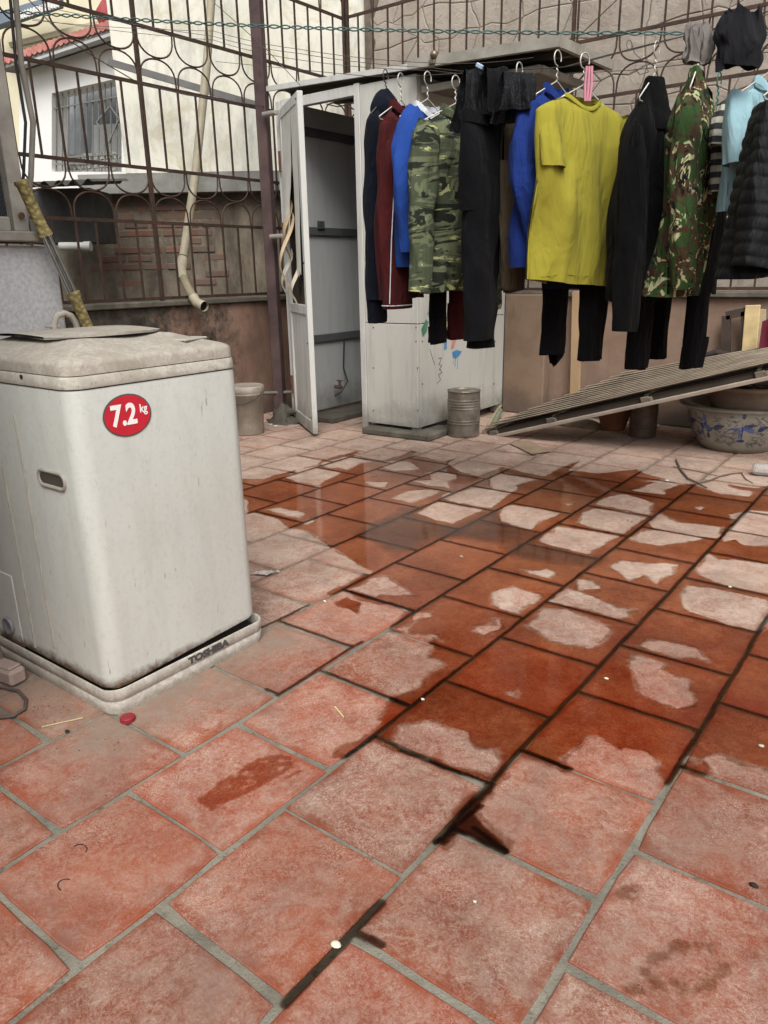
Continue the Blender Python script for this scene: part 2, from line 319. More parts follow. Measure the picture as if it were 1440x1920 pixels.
CAP = [c1((340, 155), (490, 180)), c1((615, 152), (800, 187)), c1((580, 880), (960, 990)), c1((240, 1050), (640, 1190)), c1((640, 1190), (690, 1165)), c1((150, 1085), (400, 965)), c4((235, 302), (640, 40)), c4((170, 270), (240, 295)), c4((470, 170), (940, 350)), c4((610, 630), (760, 520)),
 c4((900, 600), (1380, 780)), c4((1085, 1095), (1330, 900)), c4((1290, 1020), (1470, 1150)), c5((110, 600), (350, 690)), c5((985, 690), (1100, 727))]
FOOT = [(363, 1498), (380, 1488), (410, 1462), (465, 1437), (485, 1426), (530, 1415), (556, 1425), (554, 1440), (520, 1457), (485, 1478), (450, 1497), (410, 1515), (390, 1527), (370, 1510)]
fl2 = lambda pts: np.array([tuple(atZ(x, y))[:2] for x, y in pts])
_rs = np.random.RandomState(3)
def vnoise(x, y, s, seed):
    L = np.random.RandomState(seed).rand(64, 64); x = x * s + 500; y = y * s + 500; i = np.floor(x).astype(int); j = np.floor(y).astype(int); u = x - i; v = y - j; u = u * u * (3 - 2 * u); v = v * v * (3 - 2 * v)
    g_ = lambda a, b: L[a % 64, b % 64]
    return (g_(i, j) * (1 - u) + g_(i + 1, j) * u) * (1 - v) + (g_(i, j + 1) * (1 - u) + g_(i + 1, j + 1) * u) * v - .5
def sdf(poly, x, y):                              # positive inside
    d2 = np.full(x.shape, 1e9); ins = np.zeros(x.shape, bool); n = len(poly)
    for i in range(n):
        ax, ay = poly[i]; bx, by = poly[(i + 1) % n]; ex, ey = bx - ax, by - ay; L2 = ex * ex + ey * ey + 1e-12
        t = np.clip(((x - ax) * ex + (y - ay) * ey) / L2, 0, 1); d2 = np.minimum(d2, (x - ax - t * ex) ** 2 + (y - ay - t * ey) ** 2)
        c = ((ay > y) != (by > y)); ins ^= c & (x < ex * (y - ay) / (by - ay + 1e-12) + ax)
    return np.where(ins, 1, -1) * np.sqrt(d2)
def film(name, adds, subs, caps, capw, step, warp, z, mat, label, holes=0, joints=0, grow=0., fade=.007):
    allp = np.concatenate([fl2(p) for p in adds + caps]); lo = allp.min(0) - .03; hi = allp.max(0) + .03
    nx = int((hi[0] - lo[0]) / step) + 2; ny = int((hi[1] - lo[1]) / step) + 2
    gx, gy = np.meshgrid(lo[0] + step * np.arange(nx), lo[1] + step * np.arange(ny), indexing='ij')
    wx = sum(a * vnoise(gx, gy, s, k) for k, (s, a) in enumerate(((9, 2.), (24, 1.3), (60, .9), (130, .6)))) * warp; wy = sum(a * vnoise(gx, gy, s, k + 9) for k, (s, a) in enumerate(((9, 2.), (24, 1.3), (60, .9), (130, .6)))) * warp
    qx, qy = gx + wx, gy + wy; F = np.full(gx.shape, -1.)
    def reg(P, m):
        i0 = max(0, int((P[:, 0].min() - m - lo[0]) / step)); i1 = min(nx, int((P[:, 0].max() + m - lo[0]) / step) + 2); j0 = max(0, int((P[:, 1].min() - m - lo[1]) / step)); j1 = min(ny, int((P[:, 1].max() + m - lo[1]) / step) + 2); return slice(i0, i1), slice(j0, j1)
    for p in adds: P = fl2(p); s = reg(P, .05); F[s] = np.maximum(F[s], sdf(P, qx[s], qy[s]))
    for p in subs: P = fl2(p); s = reg(P, .05); F[s] = np.minimum(F[s], -sdf(P, qx[s], qy[s]))
    for p in caps:
        P = fl2(p); s = reg(P, .05); (ax, ay), (bx, by) = P[0], P[1]; ex, ey = bx - ax, by - ay; X = gx[s] + wx[s] * .35; Y = gy[s] + wy[s] * .35
        t = np.clip(((X - ax) * ex + (Y - ay) * ey) / (ex * ex + ey * ey), 0, 1); F[s] = np.maximum(F[s], capw - np.hypot(X - ax - t * ex, Y - ay - t * ey))
    F = np.minimum(F + grow, .004 - F) if grow else F
    if holes: F = np.minimum(F, (vnoise(gx, gy, 55, 21) + vnoise(gx, gy, 110, 22) * .6 + holes) * .02)
    if joints:                                    # only the grout joints inside the outline
        rx = (gx + wx * .3 - TX0) / P_; jr = np.floor(rx); dX = np.abs(rx - np.round(rx)) * P_; ry = (gy + wy * .3 - TY0) / P_ - np.where(jr % 2 == 0, 0, .5); dY = np.abs(ry - np.round(ry)) * P_
        F = np.minimum(F + .012, joints - np.minimum(dX, dY))
    # marching squares
    m = MB(); vid = {}; V = m.v; Fc = m.f; dep = []; F = F + fade * .35
    def vert(key, x, y, f_=0.):
        i = vid.get(key)
        if i is None: i = vid[key] = len(V); V.append((x, y, z)); dep.append(min(1., max(0., f_ / fade)))
        return i
    W = F > 0; anyw = W[:-1, :-1] | W[1:, :-1] | W[1:, 1:] | W[:-1, 1:]
    for i, j in zip(*np.nonzero(anyw)):
        cs = ((i, j), (i + 1, j), (i + 1, j + 1), (i, j + 1)); pg = []
        for a in range(4):
            p, q = cs[a], cs[(a + 1) % 4]; fp, fq = F[p], F[q]
            if fp > 0: pg.append(vert(p, gx[p], gy[p], fp))
            if (fp > 0) != (fq > 0):
                t = fp / (fp - fq); k = (p, q) if p < q else (q, p); pg.append(vert(k, gx[p] + (gx[q] - gx[p]) * t, gy[p] + (gy[q] - gy[p]) * t))
        if len(pg) >= 3: Fc.append(tuple(pg))
    m.sm = [True] * len(m.f); o = m.build(name, mat, None, (float(lo[0]), float(lo[1]), z)); tag(o, label, None, None, 'structure'); o.data.attributes.new('film_depth', 'FLOAT', 'POINT').data.foreach_set('value', dep); return o
def m_water(name, tint, rough, murk=None, ma=0., gloss=1.):
    n = N(name); n.t.nodes.remove(n.b); p = n.pos()
    tr = n.nd('ShaderNodeBsdfTransparent'); tn = n.noise(p, 4, 5, .6); at_ = n.nd('ShaderNodeAttribute', attribute_name='film_depth'); dp_ = at_.outputs['Fac']; n.lk(n.mix(dp_, (1, 1, 1, 1), n.ramp(tn, [(.3, tuple(x * .9 for x in tint) + (1,)), (.7, tuple(min(1, x * 1.1) for x in tint) + (1,))])), tr.inputs[0])
    gl = n.nd('ShaderNodeBsdfGlossy'); n.lk(n.ramp(n.noise(p, 6, 4), [(.35, rough * .6), (.7, rough * 1.6)]), gl.inputs['Roughness']); gl.inputs['Color'].default_value = (gloss, gloss, gloss, 1)
    bp = n.nd('ShaderNodeBump'); n.lk(n.noise(p, 38, 4, .6), bp.inputs['Height']); bp.inputs['Strength'].default_value = .05; bp.inputs['Distance'].default_value = .004; n.lk(bp.outputs[0], gl.inputs['Normal'])
    fr = n.nd('ShaderNodeFresnel'); fr.inputs['IOR'].default_value = 1.33
    base = tr.outputs[0]
    if murk:
        df = n.nd('ShaderNodeBsdfDiffuse'); df.inputs[0].default_value = hexc(murk); mx0 = n.nd('ShaderNodeMixShader'); n.lk(n.math('MULTIPLY', n.ramp(n.noise(p, 3.5, 5, .65), [(.3, ma * .4), (.7, ma)]), dp_), mx0.inputs[0]); n.lk(base, mx0.inputs[1]); n.lk(df.outputs[0], mx0.inputs[2]); base = mx0.outputs[0]
    mx = n.nd('ShaderNodeMixShader'); n.lk(n.math('MULTIPLY', fr.outputs[0], dp_), mx.inputs[0]); n.lk(base, mx.inputs[1]); n.lk(gl.outputs[0], mx.inputs[2]); n.lk(mx.outputs[0], n.out.inputs[0]); return n.m
M_WET = m_water('wet_film', (.92, .59, .42), .07, gloss=.95)
M_PUD = m_water('puddle_water', (.80, .80, .78), .03, '#4a4038', .25)
M_WETG = m_water('wet_joint', (.48, .43, .38), .2, gloss=.5)
M_DAMP = m_water('damp_margin', (.90, .78, .70), .5, gloss=.05); M_STAIN = m_water('damp_stain', (.95, .84, .77), .5, gloss=.05)
film('water_margin', [OUT] + SPOT, ISL, [], .007, .0085, .013, .0011, M_DAMP, 'damp drying margin around the spilled water', grow=.008, fade=.006)
film('water', [OUT] + SPOT, ISL, [], .007, .0062, .0075, .0016, M_WET, 'thin sheet of water spilled over the terracotta tiles')
film('water_joint', [OUT], [], [], .007, .0042, .006, .0026, M_WETG, 'dark wet grout joints inside the spill', joints=.0068, fade=.004)
film('water_joint', [], [], CAP, .0062, .005, .006, .0021, M_WETG, 'wet grout joints around the edge of the spill', fade=.003)
film('water_joint', [], [], [c6((1070, 770), (1430, 390)), c6((1330, 500), (1430, 545))], .009, .004, .006, .0021, M_WETG, 'forked wet grout joint in the dry tiles near the camera', fade=.003)
film('water_footprint', [FOOT], [], [c4((270, 750), (355, 710))], .004, .003, .006, .0016, M_WET, 'wet shoe print on a dry tile beside the washing machine', holes=.30)
film('water_joint', [c4((1085, 1085), (1180, 985), (1320, 840), (1375, 775), (1405, 785), (1335, 880), (1292, 950), (1330, 1005), (1440, 1095), (1475, 1150), (1445, 1168), (1280, 1075), (1200, 1050), (1112, 1112))], [], [], .004, .004, .005, .0024, M_WETG, 'wedge of dark water where two joints meet below the spill', fade=.006)
el = lambda cx, cy, rx, ry, n=26, k=0: [(cx + rx * math.cos(6.283 * i / n) * (1 + .12 * math.sin(i * 2.1 + k)), cy + ry * math.sin(6.283 * i / n) * (1 + .12 * math.cos(i * 1.7 + k))) for i in range(n)]
film('water_stain', [el(1290, 1822, 84, 54)], [el(1288, 1815, 50, 28, k=2)], [], .004, .0035, .006, .0016, M_STAIN, 'ring-shaped damp stain on the tile at the lower right', holes=.22)
film('water_stain', [el(1186, 1672, 26, 14, k=1), el(1195, 1862, 26, 16, k=3)], [], [], .004, .003, .008, .0016, M_STAIN, 'two small damp blots beside the wide joint at the lower right', holes=.4)
PUD = c1((650, 590), (760, 520), (900, 440), (1010, 425), (980, 470), (1110, 525), (1190, 530), (1390, 450), (1440, 480)) + c2((0, 515), (150, 560), (240, 590), (195, 625), (330, 665), (490, 700), (560, 700), (520, 760), (400, 760), (250, 740), (60, 700)) + c1((1440, 640), (1250, 600), (1100, 610), (1000, 660), (880, 700), (780, 640))
film('water_puddle', [PUD], ISL[9:11] + ISL[16:17], [], .007, .008, .012, .0030, M_PUD, 'murky puddle standing in the middle of the wet tiles', fade=.06)

# ================================================================== boundary walls with iron railings
def m_plaster(name, base, dark, pale, mould, moulddir=None, amt=.5, warm=None):
    n = N(name); p = n.pos(); s = n.sep(p)
    col = n.ramp(n.noise(p, 2.2, 6, .65), [(.25, hexc(dark)), (.5, hexc(base)), (.8, hexc(pale))])
    st = n.noise(n.scale(p, (3, 3, .7)), 1.6, 6, .7); col = n.mix(n.ramp(st, [(.5, 0.), (.72, amt)]), col, hexc(mould))
    if moulddir is not None:
        a, b, ax = moulddir; f = n.math('ADD', n.math('MULTIPLY', n.math('SUBTRACT', s[ax], a), 1. / (b - a)), n.math('MULTIPLY', n.math('SUBTRACT', n.noise(p, 4, 7, .75), .5), 2.2)); m = n.ramp(f, [(.25, 1.), (.62, 0.)])
        mc = n.ramp(n.noise(p, 9, 7, .75), [(.35, hexc('#2e2b28')), (.6, hexc('#57524a')), (.75, hexc('#8b8276'))]); col = n.mix(m, col, mc)
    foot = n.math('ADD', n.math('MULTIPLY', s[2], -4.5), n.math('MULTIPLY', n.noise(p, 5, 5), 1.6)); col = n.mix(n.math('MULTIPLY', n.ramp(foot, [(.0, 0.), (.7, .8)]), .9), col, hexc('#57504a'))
    n.bump(n.math('ADD', n.noise(p, 30, 6, .7), n.math('MULTIPLY', n.noise(p, 5, 4), 2.)), .3, .008); return n.done(col, .95, spec=.1)
W1X, W2Y = -4.35, 5.30
M_W1 = m_plaster('peach_plaster_mouldy', '#8e7263', '#745c50', '#a48b7a', '#4a413a', (2.95, 4.5, 1), .6)
M_W2 = m_plaster('peach_plaster', '#8a7465', '#766151', '#9c8777', '#615246', None, .5)
M_CONC = simple('grey_concrete', '#7d786c', .95, .25, 7, dirt='#3f3c36', dirtamt=.7)
w = thing('boundary_wall', (W1X - .06, 3, 0), 'low peach plastered wall under the left railing, blackened by mould', 'wall')
b = MB(); b.box((W1X - .06, 2.6, .43), (.12, 5.56, .86), None, .006); b.build('plaster', M_W1, w)
b = MB(); b.box((W1X - .055, 2.55, .879), (.17, 5.6, .036), None, .006); b.build('coping', M_CONC, w)
w = thing('boundary_wall', (-1, W2Y + .06, 0), 'low peach plastered wall under the right railing, behind the slatted panel', 'wall')
b = MB(); b.box((-1.6, W2Y + .06, .43), (5.6, .12, .86), None, .006); b.build('plaster', M_W2, w)
b = MB(); b.box((-1.55, W2Y + .05, .879), (5.6, .19, .036), None, .006); b.build('coping', M_CONC, w)
b = MB(); b.box((-2.62, W2Y - .055, .44), (.34, .112, .88), None, .008); b.build('pilaster', m_plaster('peach_plaster_dark', '#84705f', '#705c4d', '#948070', '#5a4b40', None, .5), w)

M_IRON = simple('railing_iron', '#41362f', .62, .35, 30, metal=.25, bump=.3, dirt='#6b4a38', dirtamt=.35, dsc=9)
def railing(A, dirv, s0, s1, anchor, pitch, H, heavy, label, org):
    """ornamental railing along dirv from A; H = rail heights bottom..top, arcs between pairs 1-2 and 3-4"""
    A = Vector(A); d = Vector(dirv); up = Vector((0, 0, 1)); t = thing('iron_railing', org, label, 'railing')
    pt = lambda s, z: A + d * s + up * z
    for z in H: MB().bar(pt(s0, z), pt(s1, z), .014, .02).build('rail', M_IRON, t)
    k0 = math.ceil((s0 - anchor) / (pitch / 2)); k1 = math.floor((s1 - anchor) / (pitch / 2))
    bars = [(H[0], H[1]), (H[2], H[3])] + ([(H[4], H[5])] if len(H) > 5 else [])
    for za, zb in bars:
        for k in range(k0, k1 + 1):
            s = anchor + k * pitch / 2; q = rnd.gauss(0, .0022)
            MB().bar(pt(s + q, za + .01), pt(s + q, zb - .01), .011).build('bar', M_IRON, t)
    arcs = [(H[1], H[2]), (H[3], H[4])] + ([(H[5], H[5] + .34)] if len(H) > 5 else [])
    c0 = math.ceil((s0 - anchor) / pitch); c1_ = math.floor((s1 - anchor) / pitch)
    for za, zb in arcs:
        h = (zb - za) / 2
        for c in range(c0 - 1, c1_ + 1):
            s = anchor + c * pitch; r = pitch / 2 - .008
            for zz, sg in ((zb - .008, -1), (za + .008, 1)):       # hanging loops meet standing arches
                pts = []
                for i in range(15):
                    a = math.pi * i / 14; ss = s + pitch / 2 - r * math.cos(a)
                    if s0 - .001 <= ss <= s1 + .001: pts.append(pt(ss, zz + sg * (h - .012) * math.sin(a) ** .62))
                if len(pts) > 3: MB().tube(pts, .0058, 6).build('scroll', M_IRON, t)
    for s in heavy: MB().bar(pt(s, H[0] - .02), pt(s, H[-1] + .36), .028, .02, bev=.002).build('upright', M_IRON, t)
    return t
railing((W1X, 0, 0), (0, 1, 0), 1.95, 5.29, 3.28, .288, (.915, 1.39, 1.715, 2.2, 2.52, 2.97), (3.28, 5.285), 'dark scrolled iron railing along the left wall, by the downpipe', (W1X, 3.2, .9))
railing((0, W2Y, 0), (1, 0, 0), -4.34, .3, -2.09, .283, (.915, 1.36, 1.69, 2.13, 2.475, 2.98), (-4.325, -2.40, -.4), 'brown scrolled iron railing along the right wall, behind the clothes', (-2, W2Y, .9))

# ---- rubble stone wall behind the right railing
def m_stone():
    n = N('rubble_stone'); p = n.pos(); rn = n.orand()
    col = n.ramp(n.noise(p, 3.2, 7, .68, .6), [(.25, hexc('#958a7d')), (.5, hexc('#aea498')), (.75, hexc('#bfb6a9'))])
    col = n.mix(n.math('MULTIPLY', rn, .22), col, hexc('#968b7e')); pit = n.ramp(n.noise(p, 22, 6, .75, 1.2), [(.60, 0.), (.70, .85)]); col = n.mix(pit, col, hexc('#4c4238'))
    n.bump(n.math('ADD', n.noise(p, 9, 6, .7, .8), n.math('MULTIPLY', n.noise(p, 45, 4), .25)), .6, .02); return n.done(col, .95, spec=.1)
M_STONE = m_stone(); M_MORT = simple('dark_mortar', '#6e6459', .97, .3, 14)
SWY = 5.66; sw = thing('stone_wall', (-1.7, SWY, 0), 'tall grey-brown rubble stone wall behind the right railing and the clothes', 'wall')
b = MB(); b.box((-1.5, SWY + .12, 2.6), (5.9, .2, 5.2)); b.build('mortar_bed', M_MORT, sw)
xs0, zs0, sx_, sz_ = -4.43, .78, .33, .225; nxs, nzs = 14, 11
node = {}
for i in range(nxs + 1):
    for j in range(nzs + 1):
        node[i, j] = (xs0 + sx_ * (i + (.38 if j % 2 else 0)) + rnd.uniform(-.10, .10), zs0 + sz_ * j + rnd.uniform(-.055, .055))
for i in range(nxs):
    for j in range(nzs):
        q = [node[i, j], node[i + 1, j], node[i + 1, j + 1], node[i, j + 1]]; pts = []
        for a in range(4):                        # wavy sides, the same wave for both neighbours
            (x1, z1), (x2, z2) = q[a], q[(a + 1) % 4]; pts.append((x1, z1))
            for t in (.33, .67):
                mx, mz = x1 + (x2 - x1) * t, z1 + (z2 - z1) * t; pts.append((mx + .05 * mn.noise((mx * 4, mz * 4, 3)), mz + .07 * mn.noise((mx * 4, mz * 4, 9))))
        cx = sum(p[0] for p in pts) / 12; cz = sum(p[1] for p in pts) / 12; pr = rnd.uniform(.0, .012)
        def rg(k, y): return [(cx + (x - cx) * k, y, cz + (z - cz) * k) for x, z in pts]
        m = MB(); A_ = rg(.991, SWY + .03); B_ = rg(.984, SWY + .012 - pr * .3); C_ = rg(.93, SWY + .009 - pr * .45); v = A_ + B_ + C_; f = []
        for L in (0, 12):
            for a in range(12): f.append((L + a, L + (a + 1) % 12, L + 12 + (a + 1) % 12, L + 12 + a))
        f.append(tuple(range(24, 36))); m.add(v, f, False); m.build('stone', M_STONE, sw)
# ================================================================== neighbours beyond the left railing
ND = 7.25
def nb(x, y, d=ND): return atD(x, y, d)
def pane_wall(m, x0, y0, x1, y1, d, th=.1):       # wall slab square to the view line, given by two opposite photo corners
    a = atD(x0, y0, d); c = atD(x1, y1, d); w_ = (c - a).dot(RGT); m.poly([Vector((a.x, a.y, c.z)), Vector((a.x, a.y, c.z)) + RGT * w_, Vector((a.x, a.y, a.z)) + RGT * w_, Vector((a.x, a.y, a.z))], FWD * th)
def m_cream():
    n = N('cream_render'); p = n.pos(); col = n.ramp(n.noise(p, 1.3, 6, .65), [(.3, hexc('#d2cfc0')), (.55, hexc('#dedbcd')), (.8, hexc('#e6e3d8'))])
    st = n.ramp(n.noise(n.scale(p, (1.4, 1.4, .5)), 2.3, 7, .75), [(.48, 0.), (.72, .9)]); col = n.mix(st, col, hexc('#a3a59e')); st2 = n.ramp(n.noise(p, 2.2, 7, .75, .8), [(.53, 0.), (.66, .75)]); col = n.mix(st2, col, hexc('#bdb595'))
    n.bump(n.noise(p, 14, 6, .7), .25, .01); return n.done(col, .95, spec=.1)
cb = thing('neighbour_building', nb(470, 600, ND), 'tall cream rendered building with stained wall beyond the left railing', 'building')
b = MB(); pane_wall(b, 236, 325, 716, -900, ND, 2.5); b.build('wall', m_cream(), cb)
b = MB(); pane_wall(b, 150, 364, 640, 318, ND - .12, .12); b.build('ledge', simple('ledge_concrete', '#8d8c86', .95, .2, 5, dirt='#5e5c56', dirtamt=.5), cb)
bw = thing('brick_wall', nb(300, 600, ND), 'weathered wall of bare red bricks and crumbling plaster under the grey ledge', 'wall')
def m_oldplaster():
    n = N('old_plaster'); p = n.pos(); col = n.ramp(n.noise(n.scale(p, (2, 2, .8)), 2.4, 7, .7), [(.25, hexc('#3f3b35')), (.45, hexc('#665e53')), (.62, hexc('#83796a')), (.8, hexc('#a2978a'))]); n.bump(n.noise(p, 16, 6, .75), .6, .02); return n.done(col, .95, spec=.1)
b = MB(); pane_wall(b, -40, 700, 700, 352, ND + .03, .25); b.build('plaster', m_oldplaster(), bw)
def m_brick():
    n = N('red_brick'); p = n.pos(); rn = n.orand(); col = n.mix(rn, hexc('#6e4a3f'), hexc('#8d5b4a')); col = n.mix(n.ramp(n.noise(p, 9, 6, .7), [(.34, 0.), (.56, .95)]), col, hexc('#6a6158')); n.bump(n.noise(p, 40, 5, .7), .5, .006); return n.done(col, .95, spec=.1)
M_BRICK = m_brick()
a0 = nb(172, 540); z1 = nb(172, 376).z; brk = None
for r in range(14):
    zz = a0.z + r * .072
    if zz > z1: break
    for k in range(6):
        s = (k + (.5 if r % 2 else 0)) * .235
        if rnd.random() < .12 or (r < 6 and rnd.random() < .5) or s > 1.16: continue
        c = Vector((a0.x, a0.y, zz + .033)) + RGT * (s + .11) + FWD * (.052 + rnd.uniform(-.004, .006)) + RGT * rnd.uniform(-.008, .008)
        if brk is None:
            m = MB(); m.box((0, 0, 0), (.215, .06, .056), Matrix.Rotation(math.atan2(RGT.y, RGT.x), 3, 'Z'), .006); brk = m.build('brick', M_BRICK, bw, (0, 0, 0)); brk.location = c - WORLD[bw.name]; WORLD[brk.name] = c
        else: copy_at(brk, 'brick', c, bw)
# lean-to with a corrugated roof; a dark slab stands in for its shaded inside
sh = thing('lean_to_shed', nb(120, 640, 6.3), 'lean-to, its shaded inside coloured dark, with a wavy corrugated roof edge beside the brick wall', 'shed')
M_DARK = simple('shed_inside_shade', '#4a4948', .95, .35, 5)
b = MB(); pane_wall(b, 40, 456, 168, 352, 6.5, .5); b.build('wall', M_DARK, sh)
b = MB()
pa = atD(20, 348, 6.05); pb = atD(172, 340, 6.05); Lr = (pb - pa).length
b.grid(lambda u_, v_: pa + (pb - pa) * u_ + FWD * (v_ * .9) + Vector((0, 0, .02 * math.sin(u_ * Lr / .11 * 6.283) + .10 * v_)), 70, 2); ob = b.build('corrugated_roof', simple('old_sheet', '#4c4a49', .8, .3, 10), sh)
b = MB(); p0 = atD(112, 462, 6.0); p1 = atD(168, 462, 6.0); b.tube([p0, p1], .03, 12); b.tube([p1 - RGT * .04, p1 + RGT * .01], .036, 12)
o = b.build('waste_pipe', simple('grey_pvc', '#a7a69f', .5, .15, 8)); tag(o, 'short grey waste pipe poking out of the dark lean-to', 'pipe')
# white house with window grille, tiled roof
WHD = 9.6
xd = (RGT * .93 - FWD * .37).normalized()         # its front runs slightly towards the camera on the right
wc = atD(238, 330, WHD)
def wh(x, y):                                     # photo point on the white front
    d = Vector(_ray(x, y)); nrm = Vector((-xd.y, xd.x, 0)); o_ = Vector((0, 0, CAM_Z)); t = (wc - o_).dot(nrm) / d.dot(nrm); return o_ + d * t
nrmw = Vector((-xd.y, xd.x, 0))
if nrmw.dot(FWD) < 0: nrmw = -nrmw
wt = thing('white_house', wh(150, 420), 'white house with red tiled roof and barred window beyond the railing', 'house')
M_WHITE = simple('white_wall', '#efeeeb', .9, .06, 2, bump=.1, dirt='#c3c0ba', dirtamt=.35, dsc=2)
def quad(m, pts, dep): m.poly([wh(*p) for p in pts], nrmw * dep)
b = MB()
quad(b, [(60, 420), (97, 420), (97, 175), (60, 190)], .25); quad(b, [(60, 190), (97, 175), (238, 143), (238, 70), (60, 128)], .25); quad(b, [(228, 420), (238, 420), (238, 143), (228, 146)], .25); quad(b, [(97, 420), (228, 420), (228, 322), (97, 322)], .25)
b.build('wall', M_WHITE, wt)
b = MB(); quad(b, [(36, 420), (60, 420), (60, 128), (36, 136)], .25); b.build('porch_pillar', M_WHITE, wt)
wnd = MB(); quad(wnd, [(97, 322), (228, 322), (228, 146), (97, 175)], .02); wnd2 = MB()
M_DIM = simple('dim_room', '#82878a', .9, .3, 3)  # dimness of the room is put into this grey
o_ = MB(); o_.poly([wh(*p) + nrmw * 1.2 for p in ((-90, 335), (135, 335), (135, 110), (-90, 140))], nrmw * .05); win = o_.build('window', M_DIM, wt)
b = MB(); b.poly([wh(*p) + nrmw * 1.1 for p in ((52, 318), (122, 318), (122, 200), (52, 206))], nrmw * .03); b.build('pane', simple('bright_room', '#e9ecec', .6, .05, 2), win)  # brightness seen through the window is put into this pale colour
M_GRB = simple('grille_paint', '#7f7f7c', .6, .15, 9)
for i in range(12):
    x = 100 + i * 11.4; yt = 176 - (x - 97) * .22; b = MB(); b.bar(wh(x, yt) + nrmw * .05, wh(x, 320) + nrmw * .05, .014); b.build('grille_bar', M_GRB, win)
for y0_, y1_ in ((203, 178), (296, 287), (308, 302)): b = MB(); b.bar(wh(99, y0_) + nrmw * .03, wh(227, y1_) + nrmw * .03, .016); b.build('grille_bar', M_GRB, win)
b = MB()
for a_, c_ in (((178, 228), (203, 198)), ((203, 198), (220, 222)), ((220, 222), (200, 268)), ((200, 268), (178, 228))): b.bar(wh(*a_) + nrmw * .03, wh(*c_) + nrmw * .03, .014)
b.build('grille_diamond', M_GRB, win)
M_BLK = simple('vent_block', '#b5b3ab', .9, .15, 6)
for r in range(5):
    for k in range(8):
        x = 62 + k * 14 + (r % 2) * 7; y = 284 + r * 8 - (x - 62) * .07; b = MB(); c = wh(x, y) + nrmw * .5; b.box(c, (.09, .05, .035), Matrix.Rotation(math.atan2(xd.y, xd.x), 3, 'Z'), .004); b.build('vent_block', M_BLK, win)
M_RT = simple('red_roof_tile', '#c6857c', .8, .25, 9)  # bright haze over the roof is put into this paler red
roof = MB(); roof.poly([wh(25, 133) - nrmw * .25, wh(238, 62) - nrmw * .25, wh(238, 40) + nrmw * .9, wh(25, 112) + nrmw * .9], (0, 0, -.05)); rf = roof.build('roof', simple('roof_under', '#8a8782', .9, .2, 4), wt)
for i in range(22):
    t = (i + .5) / 22; a_ = wh(25 + 213 * t, 133 - 71 * t) - nrmw * .27; c_ = wh(25 + 213 * t, 112 - 72 * t) + nrmw * .9; b = MB(); b.tube([a_ + Vector((0, 0, .02)), c_ + Vector((0, 0, .02))], .045, 8); b.build('roof_tile', M_RT, rf)
b = MB(); b.bar(wh(66, 128) - nrmw * .2, wh(238, 72) - nrmw * .2, .10, .06); b.build('eave_beam', simple('eave_grey', '#b9bab8', .9, .1, 3), wt)
# pale yellow building with a balcony, far left
yb = thing('yellow_building', atD(120, 420, 14.5), 'pale yellow building with a balcony, far off above the red roof', 'building')
M_YEL = simple('yellow_render', '#d8d0b4', .9, .06, 1.5, dirt='#bdb59b', dirtamt=.4, dsc=1)
b = MB(); pane_wall(b, -160, 700, 232, -500, 14.5, 1.2); b.build('wall', M_YEL, yb)
for ya, yb_ in ((66, 33), (96, 66)):
    b = MB(); b.bar(atD(20, ya + 20, 14.4), atD(236, yb_, 14.4), .10, .08); b.build('string_course', simple('course', '#b6ae96', .9, .1, 3), yb)
b = MB(); b.poly([atD(-20, 52, 14.0), atD(110, 8, 14.0), atD(110, -12, 14.0), atD(-20, 28, 14.0)], FWD * .2); b.build('balcony', simple('balcony_grey', '#6d7884', .9, .15, 2), yb)
for i in range(16):
    x = 26 + i * 5.5; b = MB(); b.bar(atD(x, 40 - (x - 26) * .32, 13.9), atD(x, 26 - (x - 26) * .32, 13.9), .03); b.build('baluster', M_WHITE, yb)
o = MB(); c = atD(198, 30, 9.9); o.lathe(c, [(.02, .16), (.05, .12), (.10, .05), (.11, -.02), (.07, -.1), (.01, -.13)], 14); fb = o.build('red_lantern', simple('lantern_red', '#9c4a4c', .7, .2, 6)); tag(fb, 'small round red lantern over the white house roof', 'lantern')
# grey flat bar and the downpipe
o = MB(); o.bar(atD(203, 116, 6.9), atD(478, 196, 6.9), .03, .05); o = o.build('metal_strut', simple('strut_grey', '#6c6b69', .6, .2, 8)); tag(o, 'grey metal strut slanting across the cream wall', 'strut')
dp = thing('downpipe', atD(355, 580, 5.3), 'leaning cream plastic downpipe with a bent outlet at the railing', 'pipe')
M_PVC = simple('cream_pvc', '#b6ae98', .5, .14, 7, dirt='#8d8468', dirtamt=.5, dsc=5)
p = [atX(402, -90, -4.62), atX(388, 120, -4.62), atX(366, 330, -4.58), atX(344, 480, -4.50)]
b = MB(); b.tube(p, .03, 14); b.build('pipe', M_PVC, dp)
e = [atX(343, 484, -4.49), atX(340, 505, -4.46), atX(343, 523, -4.42)]
b = MB(); b.tube(e, .035, 14); b.build('elbow', M_PVC, dp)
e2 = [atX(343, 520, -4.42), atX(354, 543, -4.31), atX(364, 560, -4.24)]
b = MB(); b.tube(e2, .029, 14); b.build('pipe', simple('brown_pvc', '#8b8069', .55, .2, 7), dp)
e3 = [atX(362, 556, -4.245), atX(369, 568, -4.21), atX(380, 573, -4.15)]
b = MB(); b.tube(e3, .034, 14, cap=False); b.tube([e3[-1], e3[-1] + (e3[-1] - e3[-2]).normalized() * .02], .035, 14, cap=False); b.build('outlet', M_PVC, dp)
b = MB(); b.tube([e3[-1] + Vector((0, 0, 0)), e3[-1] + (e3[-1] - e3[-2]).normalized() * .004], .03, 14); b.build('outlet_shade', simple('bore_shade', '#0e0d0c', 1, .1, 5), dp)  # black disc stands in for the shade inside the pipe

